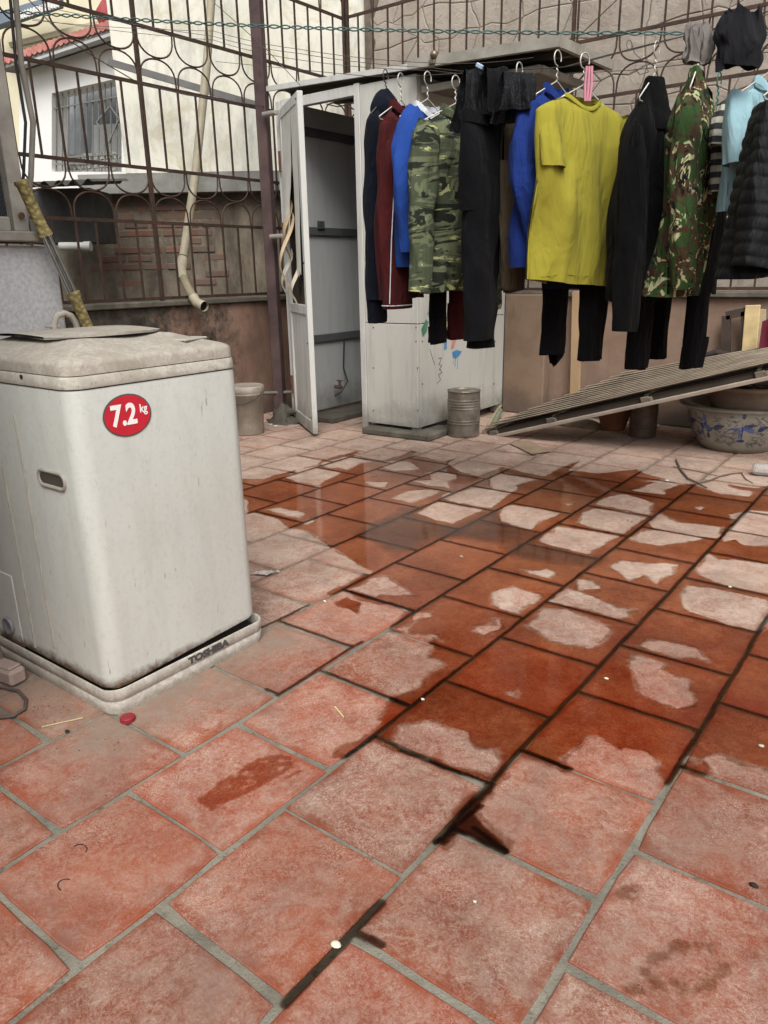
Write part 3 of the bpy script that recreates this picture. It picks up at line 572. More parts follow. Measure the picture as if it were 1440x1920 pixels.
# ================================================================== house corner on the left: half wall and screened window
def m_speck():
    n = N('white_wall_paint'); p = n.pos(); col = n.ramp(n.noise(p, 60, 3, .6), [(.35, hexc('#b9babb')), (.6, hexc('#d0d1d2'))]); st = n.ramp(n.noise(p, 4, 6, .7), [(.5, 0.), (.75, .35)]); col = n.mix(st, col, hexc('#a5a29c')); n.bump(n.noise(p, 120, 3), .3, .003); return n.done(col, .9, spec=.15)
hw = thing('half_wall', (-2.9, .6, 0), 'white painted half wall behind the washing machine, under the screened window', 'wall')
b = MB(); b.box((-2.88, .42, .585), (.16, 2.46, 1.17), None, .01); b.build('wall', m_speck(), hw)
sw_ = thing('screen_window', (-2.9, 1.1, 1.2), 'aluminium framed window with dark mesh screen standing on the white half wall', 'window')
M_ALU = simple('old_aluminium', '#b3aea4', .5, .15, 9, metal=.2, dirt='#6d665c', dirtamt=.5)
b = MB(); b.box((-2.86, .5, 1.2), (.2, 2.24, .035), None, .004); b.build('sill', M_ALU, sw_)
for y_ in (1.55, .2): b = MB(); b.box((-2.86, y_, 2.0), (.05, .055, 1.56), None, .004); b.build('stile', M_ALU, sw_)
b = MB(); b.box((-2.86, .87, 1.245), (.045, 1.28, .05), None, .004); b.build('rail', M_ALU, sw_)
def m_mesh():
    n = N('insect_mesh'); p = n.pos(); s = n.sep(p); u_ = n.math('FRACT', n.math('MULTIPLY', n.math('ADD', s[1], s[2]), 70.)); v_ = n.math('FRACT', n.math('MULTIPLY', n.math('SUBTRACT', s[1], s[2]), 70.)); g_ = n.math('MAXIMUM', n.ramp(u_, [(.3, 0.), (.4, 1.)], 'CONSTANT'), n.ramp(v_, [(.3, 0.), (.4, 1.)], 'CONSTANT'))
    return n.done(n.mix(g_, hexc('#4a4d50'), hexc('#25282b')), .8)
b = MB(); b.box((-2.87, .87, 2.0), (.006, 1.29, 1.46)); b.build('mesh_screen', m_mesh(), sw_)
b = MB(); b.tube([(-2.83, 1.55, 1.275), (-2.826, 1.55, 1.275)], .012, 10); b.build('screw', simple('rusty_screw', '#6b4a38', .8, .3, 20), sw_)
hs_ = thing('house_wall', (-3.6, .2, 0), 'side wall of the house behind the screened window, with an added wing that shades the yard', 'wall')
b = MB(); b.box((-3.3, -.8, 2.2), (.2, 4.6, 4.4)); b.build('wall', simple('house_render', '#7c766c', .95, .15, 4), hs_)
b = MB(); b.box((-2.25, -1.25, 1.9), (1.7, 3.1, 3.8), None, .01); b.build('added_shade_wing', simple('house_render', '#7c766c'), hs_)  # unseen wing, added to block sky light from the near-left floor
# hanging hoses beside the window
for i, (xa, xb, c_, r_, lab) in enumerate(((30, 48, '#3d3b3a', .006, 'dark cable hanging beside the window frame, the one nearest the frame'), (40, 62, '#8b867c', .011, 'grey hose hanging in a bow beside the window frame'))):
    pts = [atD(xa - 14, -40, 3.2), atD(xa, 120, 3.2), atD(xb, 230, 3.18), atD(xb - 4, 330, 3.15), atD(xb - 14, 420, 3.12), atD(xb - 8, 458, 3.1)]
    o = MB().tube(pts, r_, 8).build('hose', simple('hose%d' % i, c_, .7, .2, 12)); tag(o, lab, 'hose')

# ================================================================== steel post
ps_ = thing('steel_post', (-4.0, 4.0, 0), 'tall purple-brown square steel post between the left railing and the cabin', 'post')
M_POST = simple('purple_brown_paint', '#46393a', .6, .25, 6, metal=.1, dirt='#6d5852', dirtamt=.5, dsc=3)
pb_ = atZ(530, 775); pc = Vector((-4.02, 4.0, 0))
b = MB(); b.box((pc.x, pc.y, 2.1), (.074, .074, 4.2), Matrix.Rotation(R(20), 3, 'Z'), .006); b.build('tube', M_POST, ps_)
b = MB(); b.box((pc.x, pc.y, .006), (.16, .16, .012)); b.build('base_plate', M_POST, ps_)

# ================================================================== cabin
CX0, CX1, CY0, CY1, CZ = -3.93, -2.79, 4.04, 5.18, 2.16
cab = thing('cabin', ((CX0 + CX1) / 2, (CY0 + CY1) / 2, 0), 'grey panelled outdoor cabin with an open door, in the yard corner', 'cabin')
def m_panel(name, base, dirt='#8d8d85', amt=.5):
    n = N(name); p = n.pos(); s = n.sep(p); col = n.ramp(n.noise(p, 3, 5, .6), [(.3, tuple(x * .93 for x in hexc(base)[:3]) + (1,)), (.7, hexc(base))])
    st = n.ramp(n.noise(n.scale(p, (9, 9, 1.1)), 1.5, 6, .7), [(.5, 0.), (.74, amt)]); col = n.mix(st, col, hexc(dirt))
    low = n.math('ADD', n.math('MULTIPLY', s[2], -3.2), n.math('MULTIPLY', n.noise(p, 6, 6, .7), 1.7)); col = n.mix(n.ramp(low, [(.1, 0.), (.8, .75)]), col, hexc('#77736a'))
    sp = n.ramp(n.vor(p, 38), [(.03, 1.), (.06, 0.)]); col = n.mix(n.math('MULTIPLY', sp, .5), col, hexc('#5b544c'))
    n.bump(n.noise(p, 5, 3), .12, .02); return n.done(col, .55, spec=.3)
M_PAN = m_panel('cabin_panel', '#c3c2ba'); M_PANI = m_panel('cabin_inside', '#c0c3c2', '#9fa19f', .5); M_FRM = m_panel('cabin_frame', '#c6c5c0'); M_SEAM = simple('dark_seam', '#2b2a28', .9, .2, 9); M_RIV = simple('rivet', '#4d4a45', .6, .2, 20, metal=.4)
# front (facing the yard): door opening from -3.90 to -3.22
fx0, fx1 = -3.215, CX1
seams = [.06, .735, 1.135, 2.15]
for za, zb in zip(seams[:-1], seams[1:]):
    b = MB(); b.box(((fx0 + fx1) / 2 + .0, CY0 + .012, (za + zb) / 2), (fx1 - fx0 - .004, .022, zb - za - .005), None, .002); b.build('front_panel', M_PAN, cab)
    b = MB(); b.box((CX1 - .012, (CY0 + CY1) / 2 + .013, (za + zb) / 2), (.022, CY1 - CY0 - .03, zb - za - .005), None, .002); b.build('side_panel', M_PAN, cab)
b = MB(); b.box(((fx0 + fx1) / 2 - .0, CY0 + .03, 1.1), (fx1 - fx0 - .02, .012, 2.06)); b.box((CX1 - .03, (CY0 + CY1) / 2, 1.1), (.012, CY1 - CY0 - .06, 2.06)); b.build('backing', M_SEAM, cab)
b = MB(); b.box((fx0 - .022, CY0 + .018, 1.09), (.044, .05, 2.14), None, .003); b.build('door_jamb', M_FRM, cab)
b = MB(); b.box((CX0 + .02, CY0 + .018, 1.075), (.044, .05, 2.15), None, .003); b.build('door_jamb', M_FRM, cab)
b = MB(); b.box(((CX0 + fx0) / 2, CY0 + .018, 2.125), (fx0 - CX0 - .09, .046, .06), None, .003); b.build('door_head', M_FRM, cab)
b = MB(); b.box((CX0 + .004, (CY0 + CY1) / 2 + .03, 1.1), (.02, CY1 - CY0 - .02, 2.12)); b.build('left_wall', M_PANI, cab)
b = MB(); b.box(((CX0 + CX1) / 2, CY1 + .01, 1.1), (CX1 - CX0 - .01, .02, 2.12)); b.build('back_wall', M_PANI, cab)
M_BAT = simple('dark_batten', '#5a5d5d', .7, .15, 8)
for z_ in (1.348, .585, 2.0): b = MB(); b.box((CX0 + .026, 4.62, z_), (.022, 1.06, .055), None, .003); b.build('batten', M_BAT, cab)
for z_ in (1.348, .585): b = MB(); b.box(((CX0 + CX1) / 2, CY1 - .012, z_), (1.02, .022, .055), None, .003); b.build('batten', M_BAT, cab)
for px_, py_ in ((690, 430), (693, 545), (700, 690), (783, 690), (783, 770), (700, 770), (780, 640), (700, 330), (692, 250), (725, 145), (735, 803), (760, 806), (700, 614), (780, 614)):
    q = atY(px_, py_, CY0 - .001); b = MB(); b.tube([q + Vector((0, .004, 0)), q + Vector((0, -.003, 0))], .0042, 8); b.build('rivet', M_RIV, cab)
for px_, py_ in ((792, 640), (792, 720), (928, 640), (926, 720), (900, 766)):
    q = atX(px_, py_, CX1 + .001); b = MB(); b.tube([q - Vector((.004, 0, 0)), q + Vector((.003, 0, 0))], .0042, 8); b.build('rivet', M_RIV, cab)
b = MB(); b.box((CX1 - .03, CY0 + .03, .035), (.05, .05, .05)); b.build('foot', M_CONC, cab); b = MB(); b.box((CX1 - .03, CY1 - .05, .035), (.05, .05, .05)); b.build('foot', M_CONC, cab)
# children's paint marks on the panels: (photo outline, colour)
def mark(pts, colr, front=False):
    q = [atY(x, y, CY0 - .0008) if front else atX(x, y, CX1 + .0018) for x, y in pts]; b = MB(); b.poly(q); b.build('paint_mark', simple('paint_' + colr, colr, .6, .25, 40, bump=0), cab)
def stroke(pts, colr, w_=.0035, front=False):
    q = [atY(x, y, CY0 - .001) if front else atX(x, y, CX1 + .001) for x, y in pts]; b = MB(); b.tube(q, w_ * .5, 5); b.build('paint_stroke', simple('paint_' + colr, colr, .6, .25, 40, bump=0), cab)
mark([(848, 660), (856, 656), (866, 659), (861, 667), (854, 672), (849, 670)], '#4b86b5'); mark([(848, 638), (853, 626), (855, 640), (851, 652), (846, 655)], '#c98a86'); mark([(832, 641), (838, 638), (838, 654), (833, 656)], '#5f8fae')
mark([(790, 618), (799, 598), (803, 604), (800, 622), (793, 632)], '#4f7d68'); mark([(812, 610), (820, 606), (819, 632), (813, 641)], '#c4936f'); mark([(835, 606), (841, 600), (842, 612), (838, 618)], '#c9bf95'); mark([(800, 588), (806, 580), (804, 592)], '#7a9bb0')
stroke([(854, 672), (853, 688)], '#4b86b5', .004); stroke([(858, 670), (858, 692)], '#4b86b5', .003); stroke([(850, 672), (850, 684)], '#c98a86', .003)
stroke([(822, 672), (828, 670), (823, 684), (829, 684), (823, 694)], '#4a4a5a'); stroke([(825, 692), (829, 698), (822, 702), (826, 712), (820, 718)], '#4a4a5a'); stroke([(806, 655), (811, 672), (815, 684)], '#6a6a70', .0025)
mark([(681, 335), (696, 326), (697, 331), (684, 343)], '#8fb8b6', True); mark([(692, 500), (698, 488), (699, 510), (693, 512)], '#9a93a8', True); mark([(689, 522), (697, 518), (697, 545), (690, 548)], '#7f97b8', True); stroke([(689, 440), (697, 452)], '#5e5e60', .003, True)
# slab under the cabin's front corner
sb_ = MB(); sb_.box((-2.93, 4.13, .021), (.54, .36, .042), Matrix.Rotation(R(3), 3, 'Z'), .008); o = sb_.build('paving_slab', M_CONC); tag(o, 'thin dark concrete slab under the front corner of the cabin', 'slab')
# roof: sheet on the cabin running out to the right as an awning, and the shelf under it
rf_ = thing('cabin_roof', (-2.9, 4.6, 2.17), 'flat sheet roof of the cabin running out to the right as an awning', 'roof')
M_RF = simple('roof_edge_grey', '#a9a69b', .7, .12, 6, dirt='#6f6a5f', dirtamt=.6); M_SOF = simple('soffit', '#6a6860', .85, .2, 6)
def slab(m, a, b_, c, d, th): m.poly([a, b_, c, d], (0, 0, th))
b = MB(); slab(b, (-3.99, 4.025, 2.235), (-2.79, 4.025, 2.187), (-2.79, 4.72, 2.215), (-3.99, 4.72, 2.265), .012); slab(b, (-2.788, 3.97, 2.187), (-1.88, 3.97, 2.15), (-1.9, 4.72, 2.18), (-2.788, 4.72, 2.2155), .012); slab(b, (-3.99, 4.7205, 2.265), (-2.75, 4.7205, 2.215), (-2.75, 5.25, 2.235), (-3.99, 5.25, 2.285), .012); b.build('roof_sheet', M_SOF, rf_)
b = MB(); b.bar((-4.0, 4.02, 2.232), (-2.79, 4.02, 2.182), .018, .03); b.build('front_fascia', M_FRM, rf_); b = MB(); b.bar((-2.788, 3.96, 2.176), (-1.86, 3.96, 2.137), .03, .05); b.build('front_fascia', M_RF, rf_)
b = MB(); b.bar((-1.87, 3.98, 2.137), (-1.89, 4.72, 2.167), .026, .05); b.build('end_fascia', M_RF, rf_)
for y_ in (4.22, 4.46, 4.68): b = MB(); b.bar((-3.95, y_, 2.215 + (y_ - 3.97) * .04), (-1.92, y_, 2.132 + (y_ - 3.97) * .04), .03, .03); b.build('rib', M_SOF, rf_)
sf = thing('under_shelf', (-2.4, 4.6, 2.0), 'dusty sheet shelf slung under the awning beside the cabin', 'shelf')
b = MB(); slab(b, (-2.77, 4.08, 2.06), (-2.03, 4.08, 2.055), (-2.05, 4.7, 2.08), (-2.77, 4.7, 2.08), .01); b.build('sheet', M_SOF, sf)
b = MB(); b.bar((-2.77, 4.07, 2.065), (-2.02, 4.07, 2.06), .02, .035); b.bar((-2.02, 4.08, 2.06), (-2.04, 4.7, 2.08), .02, .035); b.build('rim', M_RF, sf)
bl = thing('ball_finial', atY(813, 118, 3.93), 'round tarnished metal ball standing on the edge of the awning', 'finial')
q = atY(814, 103, 3.945); M_BALL = simple('tarnished_brass', '#7d7163', .4, .25, 18, metal=.7)
b = MB(); b.lathe(q, [(.001, -.024), (.013, -.02), (.022, -.009), (.024, .002), (.02, .014), (.01, .022), (.001, .024)], 16); b.build('ball', M_BALL, bl)
b = MB(); b.box(q + Vector((-.01, 0, -.034)), (.04, .03, .022), None, .003); b.build('bracket', M_BALL, bl)
# door leaf, swung out, with its torn facing
hx = Vector((CX0 + .05, CY0 - .012, 0)); fx = Vector((-3.39, 3.69, 0)); dv = (fx - hx).normalized(); dw = (fx - hx).length; dn = Vector((-dv.y, dv.x, 0))
dr = thing('cabin_door', hx + Vector((0, 0, .02)), 'open white cabin door with its facing torn and peeling', 'door')
M_DOOR = m_panel('door_white', '#cfcfc9'); RZ = Matrix.Rotation(math.atan2(dv.y, dv.x), 3, 'Z')
def dbox(name, s0, s1, z0, z1, th, mat, off=0., bev=.003):
    c = hx + dv * ((s0 + s1) / 2) + dn * off + Vector((0, 0, (z0 + z1) / 2)); b = MB(); b.box(c, (s1 - s0, th, z1 - z0), RZ, bev); return b.build(name, mat, dr)
D0, D1 = .02, 2.09
dbox('stile', .0, .055, D0, D1, .036, M_DOOR); dbox('stile', dw - .055, dw, D0, D1, .036, M_DOOR)
for z0, z1 in ((D0, .10), (.80, .86), (2.03, D1)): dbox('rail', .056, dw - .056, z0, z1, .034, M_DOOR)
dbox('lower_panel', .056, dw - .056, .10, .80, .012, M_DOOR); dbox('core', .056, dw - .056, .86, 2.03, .006, simple('door_core', '#3d352c', .95, .3, 12), .006)
# torn facing: a sheet with a ragged hole, and curled strips
for nm, s0, s1, z0, z1, lean in (('torn_facing', .06, .36, 1.30, 2.03, .03), ('torn_facing', .36, dw - .06, 1.05, 2.03, -.01)):
    b = MB()
    def fn(u_, v_, s0=s0, s1=s1, z0=z0, z1=z1, lean=lean):
        zz = z1 - (z1 - z0) * v_; rag = .06 * mn.noise((u_ * 7, v_ * 3, s0 * 9)) * v_; s = s0 + (s1 - s0) * u_ * (1 - .25 * v_) + .02 * mn.noise((3, v_ * 6, s0)); return hx + dv * s + dn * (-.012 - abs(lean) * v_ ** 2 * (1 + .6 * math.sin(u_ * 3))) + Vector((0, 0, zz + rag))
    b.grid(fn, 10, 24); b.build(nm, simple('facing_white', '#cdcac0', .8, .1, 8), dr)
for s0, z0, z1, cu, c_ in ((.30, .93, 1.42, .10, '#cbb594'), (.20, .88, 1.20, .075, '#d8d2c4'), (.38, .86, 1.10, .05, '#d3c8b4'), (.26, 1.15, 1.5, .06, '#b89f7c')):
    b = MB(); b.grid(lambda u_, v_: hx + dv * (s0 + .075 * (u_ - .5) * (1.1 - .5 * v_) - .03 * v_) + dn * (-.016 - cu * math.sin(v_ * 2.6) ** 2) + Vector((0, 0, z1 + (z0 - z1) * v_ + .02 * math.sin(u_ * 4))), 5, 16); b.build('torn_strip', simple('strip' + c_, c_, .9, .15, 14), dr)
for z_ in (1.78, 1.33, .28): b = MB(); b.box(hx + Vector((-.012, -.016, z_)), (.03, .012, .13), None, .002); b.build('hinge', simple('rusty_hinge', '#6a4a40', .8, .3, 20), dr)
for s_, z_ in ((dw - .028, 1.12), (dw - .028, .62), (dw - .028, .13), (dw - .03, 2.05)): q = hx + dv * s_ + dn * -.019 + Vector((0, 0, z_)); b = MB(); b.tube([q, q - dn * .004], .006, 8); b.build('screw', M_RIV, dr)
# brackets tying post and cabin
for px_, py_, nm in ((506, 213, 'upper'), (520, 443, 'lower')):
    q = atY(px_, py_, CY0 - .09); b = MB(); b.box(q, (.125, .03, .028), None, .003); b.box(q + Vector((0, -.017, .0)), (.115, .004, .01)); o = b.build('clamp_bracket', M_ALU); tag(o, 'white metal bracket tying the steel post to the cabin, %s of the two' % nm, 'bracket')
# odds inside the cabin
q = atX(602, 422, CX0 + .045); b = MB(); b.box(q, (.012, .07, .055), None, .002); o = b.build('wall_socket', simple('socket_dark', '#4a4f4f', .6, .3, 60)); tag(o, 'small dark socket box on the batten inside the cabin', 'socket')
pts = [atX(612, 195, CX0 + .1), atX(632, 200, CX0 + .25), atX(655, 196, CX0 + .4), atX(668, 188, CX0 + .5)]; o = MB().tube(pts, .004, 6).build('cable', simple('cable_white', '#b5b2a8', .6, .1, 9)); tag(o, 'thin white cable sagging under the cabin ceiling', 'cable')
for k, (xa, ya, xb, yb_) in enumerate(((565, 182, 668, 170), (575, 190, 650, 183))):
    o = MB().tube([atX(xa, ya, CX0 + .06), atX(xb, yb_, CX0 + .35)], .006, 8).build('curtain_rod', simple('rod_grey', '#a09f98', .5, .1, 9)); tag(o, 'thin pale rod under the cabin ceiling, %s of the two' % ('higher', 'lower')[k], 'rod')
pts = [atX(645, 640, CX0 + .03), atX(644, 690, CX0 + .04), atX(652, 715, CX0 + .1), atX(640, 735, CX0 + .12), atX(628, 742, CX0 + .1)]; o = MB().tube(pts, .006, 6).build('water_hose', simple('hose_dark', '#3d3d3a', .7, .2, 9)); tag(o, 'dark hose drooping to a tap inside the cabin', 'hose')
q = atX(628, 725, CX0 + .05); b = MB(); b.tube([q, q + Vector((.07, 0, 0))], .014, 10); b.tube([q + Vector((.05, 0, -.01)), q + Vector((.05, 0, .045))], .01, 8); b.box(q + Vector((.05, 0, .05)), (.05, .014, .01)); o = b.build('tap', simple('tap_metal', '#7a5f58', .45, .3, 20, metal=.4)); tag(o, 'small water tap low on the wall inside the cabin', 'tap')
b = MB(); b.box((-3.72, 4.55, .02), (.26, .9, .04), None, .006); o = b.build('step_ledge', simple('ledge_dark', '#57524b', .9, .3, 9)); tag(o, 'low dark ledge along the wall inside the cabin', 'ledge')
# horizontal pipe and rubbish at the foot of the left wall
o = MB().tube([atZ(470, 738, .22), atZ(552, 735, .21)], .013, 10).build('iron_pipe', simple('pipe_grey', '#6d6b66', .6, .2, 9)); tag(o, 'thin grey iron pipe running from the pail to the cabin', 'pipe')
q = atZ(534, 792); b = MB(); b.grid(lambda u_, v_: q + Vector((.13 * (1 - .75 * v_ ** .8) * math.cos(u_ * 6.283) * (1 + .9 * mn.noise((math.cos(u_ * 6.283) * 2, math.sin(u_ * 6.283) * 2, v_ * 4))), .11 * (1 - .8 * v_) * math.sin(u_ * 6.283) * (1 + .3 * mn.noise((u_ * 4, v_ * 4, 7))), .14 * v_ + .05 * mn.noise((u_ * 6, v_ * 5, 2)) * v_)), 20, 8, True, True); o = b.build('rubbish_bag', simple('bag_grey', '#4f4b43', .8, .35, 14)); tag(o, 'crumpled grey rubbish bag on the ground behind the pail', 'bag')
for k, (x, y, s, lab) in enumerate(((507, 796, .022, 'white paper scrap on the ground beside the pail, left of the pair'), (517, 799, .02, 'white paper scrap on the ground beside the pail, right of the pair'), (553, 789, .018, 'pale paper scrap by the foot of the cabin door'))):
    q = atZ(x, y, .004); b = MB(); b.grid(lambda u_, v_: q + Vector(((u_ - .5) * s * 1.8, (v_ - .5) * s * 1.5, .012 * abs(mn.noise((u_ * 3, v_ * 3, k))))), 4, 4); o = b.build('paper_scrap', simple('paper', '#cfccc4', .9, .1, 30)); tag(o, lab, 'paper')
# pail
bk = thing('plastic_pail', atZ(470, 818), 'dirty white lidded plastic pail behind the washing machine', 'pail'); q = atZ(466, 812); q.z = 0
M_PAIL = simple('pail_plastic', '#a79d90', .6, .12, 7, dirt='#6f675b', dirtamt=.6, dsc=6)
b = MB(); b.lathe(q, [(.001, .0), (.105, .0), (.11, .01), (.117, .27), (.125, .275), (.125, .29), (.118, .29)], 36); b.build('body', M_PAIL, bk)
b = MB(); b.lathe(q, [(.127, .29), (.130, .30), (.130, .325), (.122, .335), (.11, .33), (.001, .328)], 36); b.build('lid', M_PAIL, bk)
b = MB(); b.tube([q + Vector((.128 * math.cos(a), .128 * math.sin(a), .285 - .06 * math.sin((a - 3.9) / 2.6 * math.pi) if 3.9 < a < 6.5 else .285)) for a in np.linspace(3.9, 6.5, 20)], .003, 6); b.build('handle', M_RIV, bk)

# ================================================================== washing machine
MX1, MX0, MY0, MY1 = -1.548, -2.11, .893, 1.398
wm = thing('washing_machine', ((MX0 + MX1) / 2, (MY0 + MY1) / 2, 0), 'old grimy white top-loading washing machine standing on the tiles', 'washing machine')
def m_enamel(name, base, grime, amt, low=True, rust=None):
    n = N(name); p = n.pos(); s = n.sep(p); col = n.ramp(n.noise(p, 5, 5, .6), [(.3, tuple(x * .95 for x in hexc(base)[:3]) + (1,)), (.7, hexc(base))])
    st = n.ramp(n.noise(n.scale(p, (8, 8, 1.6)), 2.0, 6, .72), [(.45, 0.), (.78, amt * .7)]); col = n.mix(st, col, hexc(grime))
    col = n.mix(n.ramp(n.noise(p, 70, 5, .75), [(.5, 0.), (.7, .35)]), col, hexc(grime)); col = n.mix(n.ramp(n.noise(p, 2.5, 4), [(.5, 0.), (.75, .3)]), col, hexc('#a8a599'))
    sc_ = n.ramp(n.noise(n.scale(p, (40, 40, 7)), 2.2, 3, .6), [(.69, 0.), (.73, .6)]); col = n.mix(sc_, col, hexc('#6f6a60'))
    sp = n.ramp(n.vor(p, 42), [(.025, .8), (.05, 0.)]); gm = n.ramp(n.noise(p, 9, 3), [(.5, 0.), (.6, 1.)]); col = n.mix(n.math('MULTIPLY', sp, gm), col, hexc('#4c453b'))
    if rust:
        r = n.math('ADD', n.math('MULTIPLY', n.math('SUBTRACT', s[2], rust), -34.), n.math('MULTIPLY', n.math('SUBTRACT', n.noise(p, 26, 6, .8), .5), 2.0)); col = n.mix(n.ramp(r, [(.0, 0.), (.9, .95)]), col, n.ramp(n.noise(p, 60, 4), [(.35, hexc('#33241a')), (.7, hexc('#6b4a30'))]))
    n.bump(n.noise(p, 3, 2), .1, .02); return n.done(col, .42, spec=.4)
M_EN = m_enamel('machine_enamel', '#c4c6bf', '#a3a196', .55, rust=.098)
def m_grimy(name, base, pale, grime):
    n = N(name); p = n.pos(); a = n.noise(p, 34, 6, .78, 1.2); c = n.noise(p, 7, 5, .7)
    col = n.mix(n.ramp(a, [(.42, 0.), (.56, 1.)]), hexc(pale), hexc(base)); col = n.mix(n.ramp(c, [(.42, 0.), (.66, .85)]), col, hexc(grime)); col = n.mix(n.ramp(n.noise(p, 120, 3, .6), [(.62, 0.), (.7, .5)]), col, hexc('#6b6252'))
    n.bump(a, .12, .004); return n.done(col, .7, spec=.2)
M_RING = m_grimy('machine_ring', '#aaa599', '#bfbbb0', '#a29b8e'); M_LID = m_grimy('machine_lid', '#a29b8f', '#b5afa4', '#958d80'); M_SK = m_grimy('machine_skirt', '#a39d93', '#b9b4a9', '#8d867b')
def rrect(x0, x1, y0, y1, r, n=6):
    P = []
    for cx, cy, a0 in ((x1 - r, y0 + r, -90), (x1 - r, y1 - r, 0), (x0 + r, y1 - r, 90), (x0 + r, y0 + r, 180)):
        for i in range(n + 1): a = R(a0 + 90 * i / n); P.append((cx + r * math.cos(a), cy + r * math.sin(a)))
    return P
def loft(m, rings, cap0=True, cap1=True, smooth=True):
    n = len(rings[0]); v = [p for r in rings for p in r]; f = []
    for i in range(len(rings) - 1):
        for k in range(n): f.append((i * n + k, i * n + (k + 1) % n, (i + 1) * n + (k + 1) % n, (i + 1) * n + k))
    m.add(v, f, smooth)
    if cap0: m.add(rings[0][::-1], [tuple(range(n))])
    if cap1: m.add(rings[-1], [tuple(range(n))])
def ring(dx, z, r=.045, taper=0, warp=None):
    return [(x, y, z + (warp(x, y) if warp else 0)) for x, y in rrect(MX0 - dx, MX1 + dx, MY0 - dx, MY1 + dx, max(.008, r + dx))]
bot = lambda x, y: (.024 * max(0, (y - MY0) / (MY1 - MY0)) + .003 * mn.noise((x * 18, y * 30, 4)) + .0035 * mn.noise((x * 60, y * 70, 1)))
b = MB(); loft(b, [ring(.0, .066, warp=bot), ring(.0, .12), ring(.0, .45), ring(-.001, .806), ring(-.003, .813)], False); b.build('body', M_EN, wm)
b = MB(); loft(b, [ring(-.016, .03), ring(-.016, .12)]); b.build('recess_shade_box', simple('recess_shade', '#241d17', .95, .3, 30), wm)  # dark box painted as the shade behind the base gap
b = MB(); loft(b, [ring(.010, .0, .03), ring(.013, .012, .03), ring(.015, .034, .03), ring(.012, .0355, .03), ring(.012, .038, .03), ring(.015, .040, .03), ring(.016, .068, .03), ring(.013, .071, .03), ring(.009, .068, .03), ring(.006, .04, .03)], True, False); b.build('base_skirt', M_SK, wm)
b = MB(); loft(b, [ring(-.008, .80), ring(-.0075, .816)], False, False); b.build('seam', simple('machine_gap', '#4d463c', .95, .2, 20), wm)
b = MB(); loft(b, [ring(.0, .8165), ring(.001, .82), ring(-.002, .842), ring(-.004, .844)], False); b.build('top_ring', M_RING, wm)
lid = MB(); R3 = [ring(-.009, .842), ring(-.0085, .8455)]; loft(lid, R3, False, False); lid.build('seam', _mc['machine_gap'], wm)
dome = lambda x, y: .010 * (1 - ((x - (MX0 + MX1) / 2) / .3) ** 2)
b = MB(); loft(b, [ring(-.003, .846), ring(-.004, .866), ring(-.0065, .873), ring(-.013, .878), ring(-.03, .884, .05), ring(-.07, .895, .06), ring(-.12, .905, .06, warp=dome), ring(-.2, .910, .03, warp=dome)], False); top = b.build('top_cover', M_LID, wm)
# wash lid: a slightly bowed plate lifted at its front lip, and a black sheet painted as the shade below it
lc = Vector(((MX0 + MX1) / 2 - .02, (MY0 + MY1) / 2, .913)); LW, LD = .165, .19
def lidpt(u_, v_):
    a = (u_ - .5) * 2; ylen = LW * a; front = LD * math.sqrt(max(0, 1 - (a * .92) ** 2)); x = -.20 + (front + .20) * v_; return lc + Vector((x, ylen, .0045 + .006 * v_ * (1 - a * a) + .005 * math.sin(v_ * 3)))
b = MB(); b.grid(lidpt, 24, 12); b.grid(lambda u_, v_: lidpt(u_, v_) - Vector((0, 0, .006)), 24, 12); b.grid(lambda u_, v_: lidpt(u_, 1) - Vector((0, 0, .006 * v_)), 24, 1); b.build('wash_lid', M_LID, wm)
b = MB(); b.grid(lambda u_, v_: Vector((lidpt(u_, v_).x + .004, lidpt(u_, v_).y * 1.0, lc.z + .0035)), 24, 8); b.build('lid_gap_shade', simple('machine_shade_black', '#2a2520', .95, .2, 20), wm)
b = MB(); b.box((-1.63, 1.30, .8955), (.05, .10, .006), Matrix.Rotation(R(18), 3, 'Z'), .002); b.build('finger_dip', M_RING, wm)
# sticker and lettering
def text(body, size, mat, parent, name, loc, xdir, ydir, bold=.0, sx=1., ext=.0004):
    cu = bpy.data.curves.new(name, 'FONT'); cu.body = body; cu.size = size; cu.offset = bold; cu.extrude = ext; cu.resolution_u = 4; cu.align_x = 'CENTER'; cu.align_y = 'CENTER'
    to = bpy.data.objects.new(name, cu); COL.objects.link(to); bpy.context.view_layer.update(); me = bpy.data.meshes.new_from_object(to.evaluated_get(bpy.context.evaluated_depsgraph_get()))
    X_ = Vector(xdir).normalized() * sx; Y_ = Vector(ydir).normalized(); Z_ = Vector(xdir).cross(Vector(ydir)).normalized(); vs = [Vector(loc) + X_ * v.co.x + Y_ * v.co.y + Z_ * v.co.z for v in me.vertices]; fs = [tuple(p.vertices) for p in me.polygons]
    bpy.data.objects.remove(to, do_unlink=True); m = MB(); m.add(vs, fs); return m.build(name, mat, parent)
sc = Vector((MX1 + .0015, 1.033, .742)); M_STK = simple('sticker_red', '#c02434', .35, .1, 20, bump=0, spec=.5)
def ell(m, x, ry, rz, n=48, cx=sc): m.poly([(x, cx.y + ry * math.cos(2 * math.pi * i / n), cx.z + rz * math.sin(2 * math.pi * i / n)) for i in range(n)])
b = MB(); ell(b, MX1 + .0008, .0665, .0505); st_ = b.build('sticker', simple('sticker_rim', '#57534f', .5, .2, 30), wm)
b = MB(); ell(b, MX1 + .0016, .0625, .047); b.build('sticker_face', M_STK, st_)
M_TXT = simple('sticker_white', '#f0eeea', .5, .03, 20, bump=0); M_LET = simple('letter_grey', '#4a4846', .6, .15, 60, bump=0)
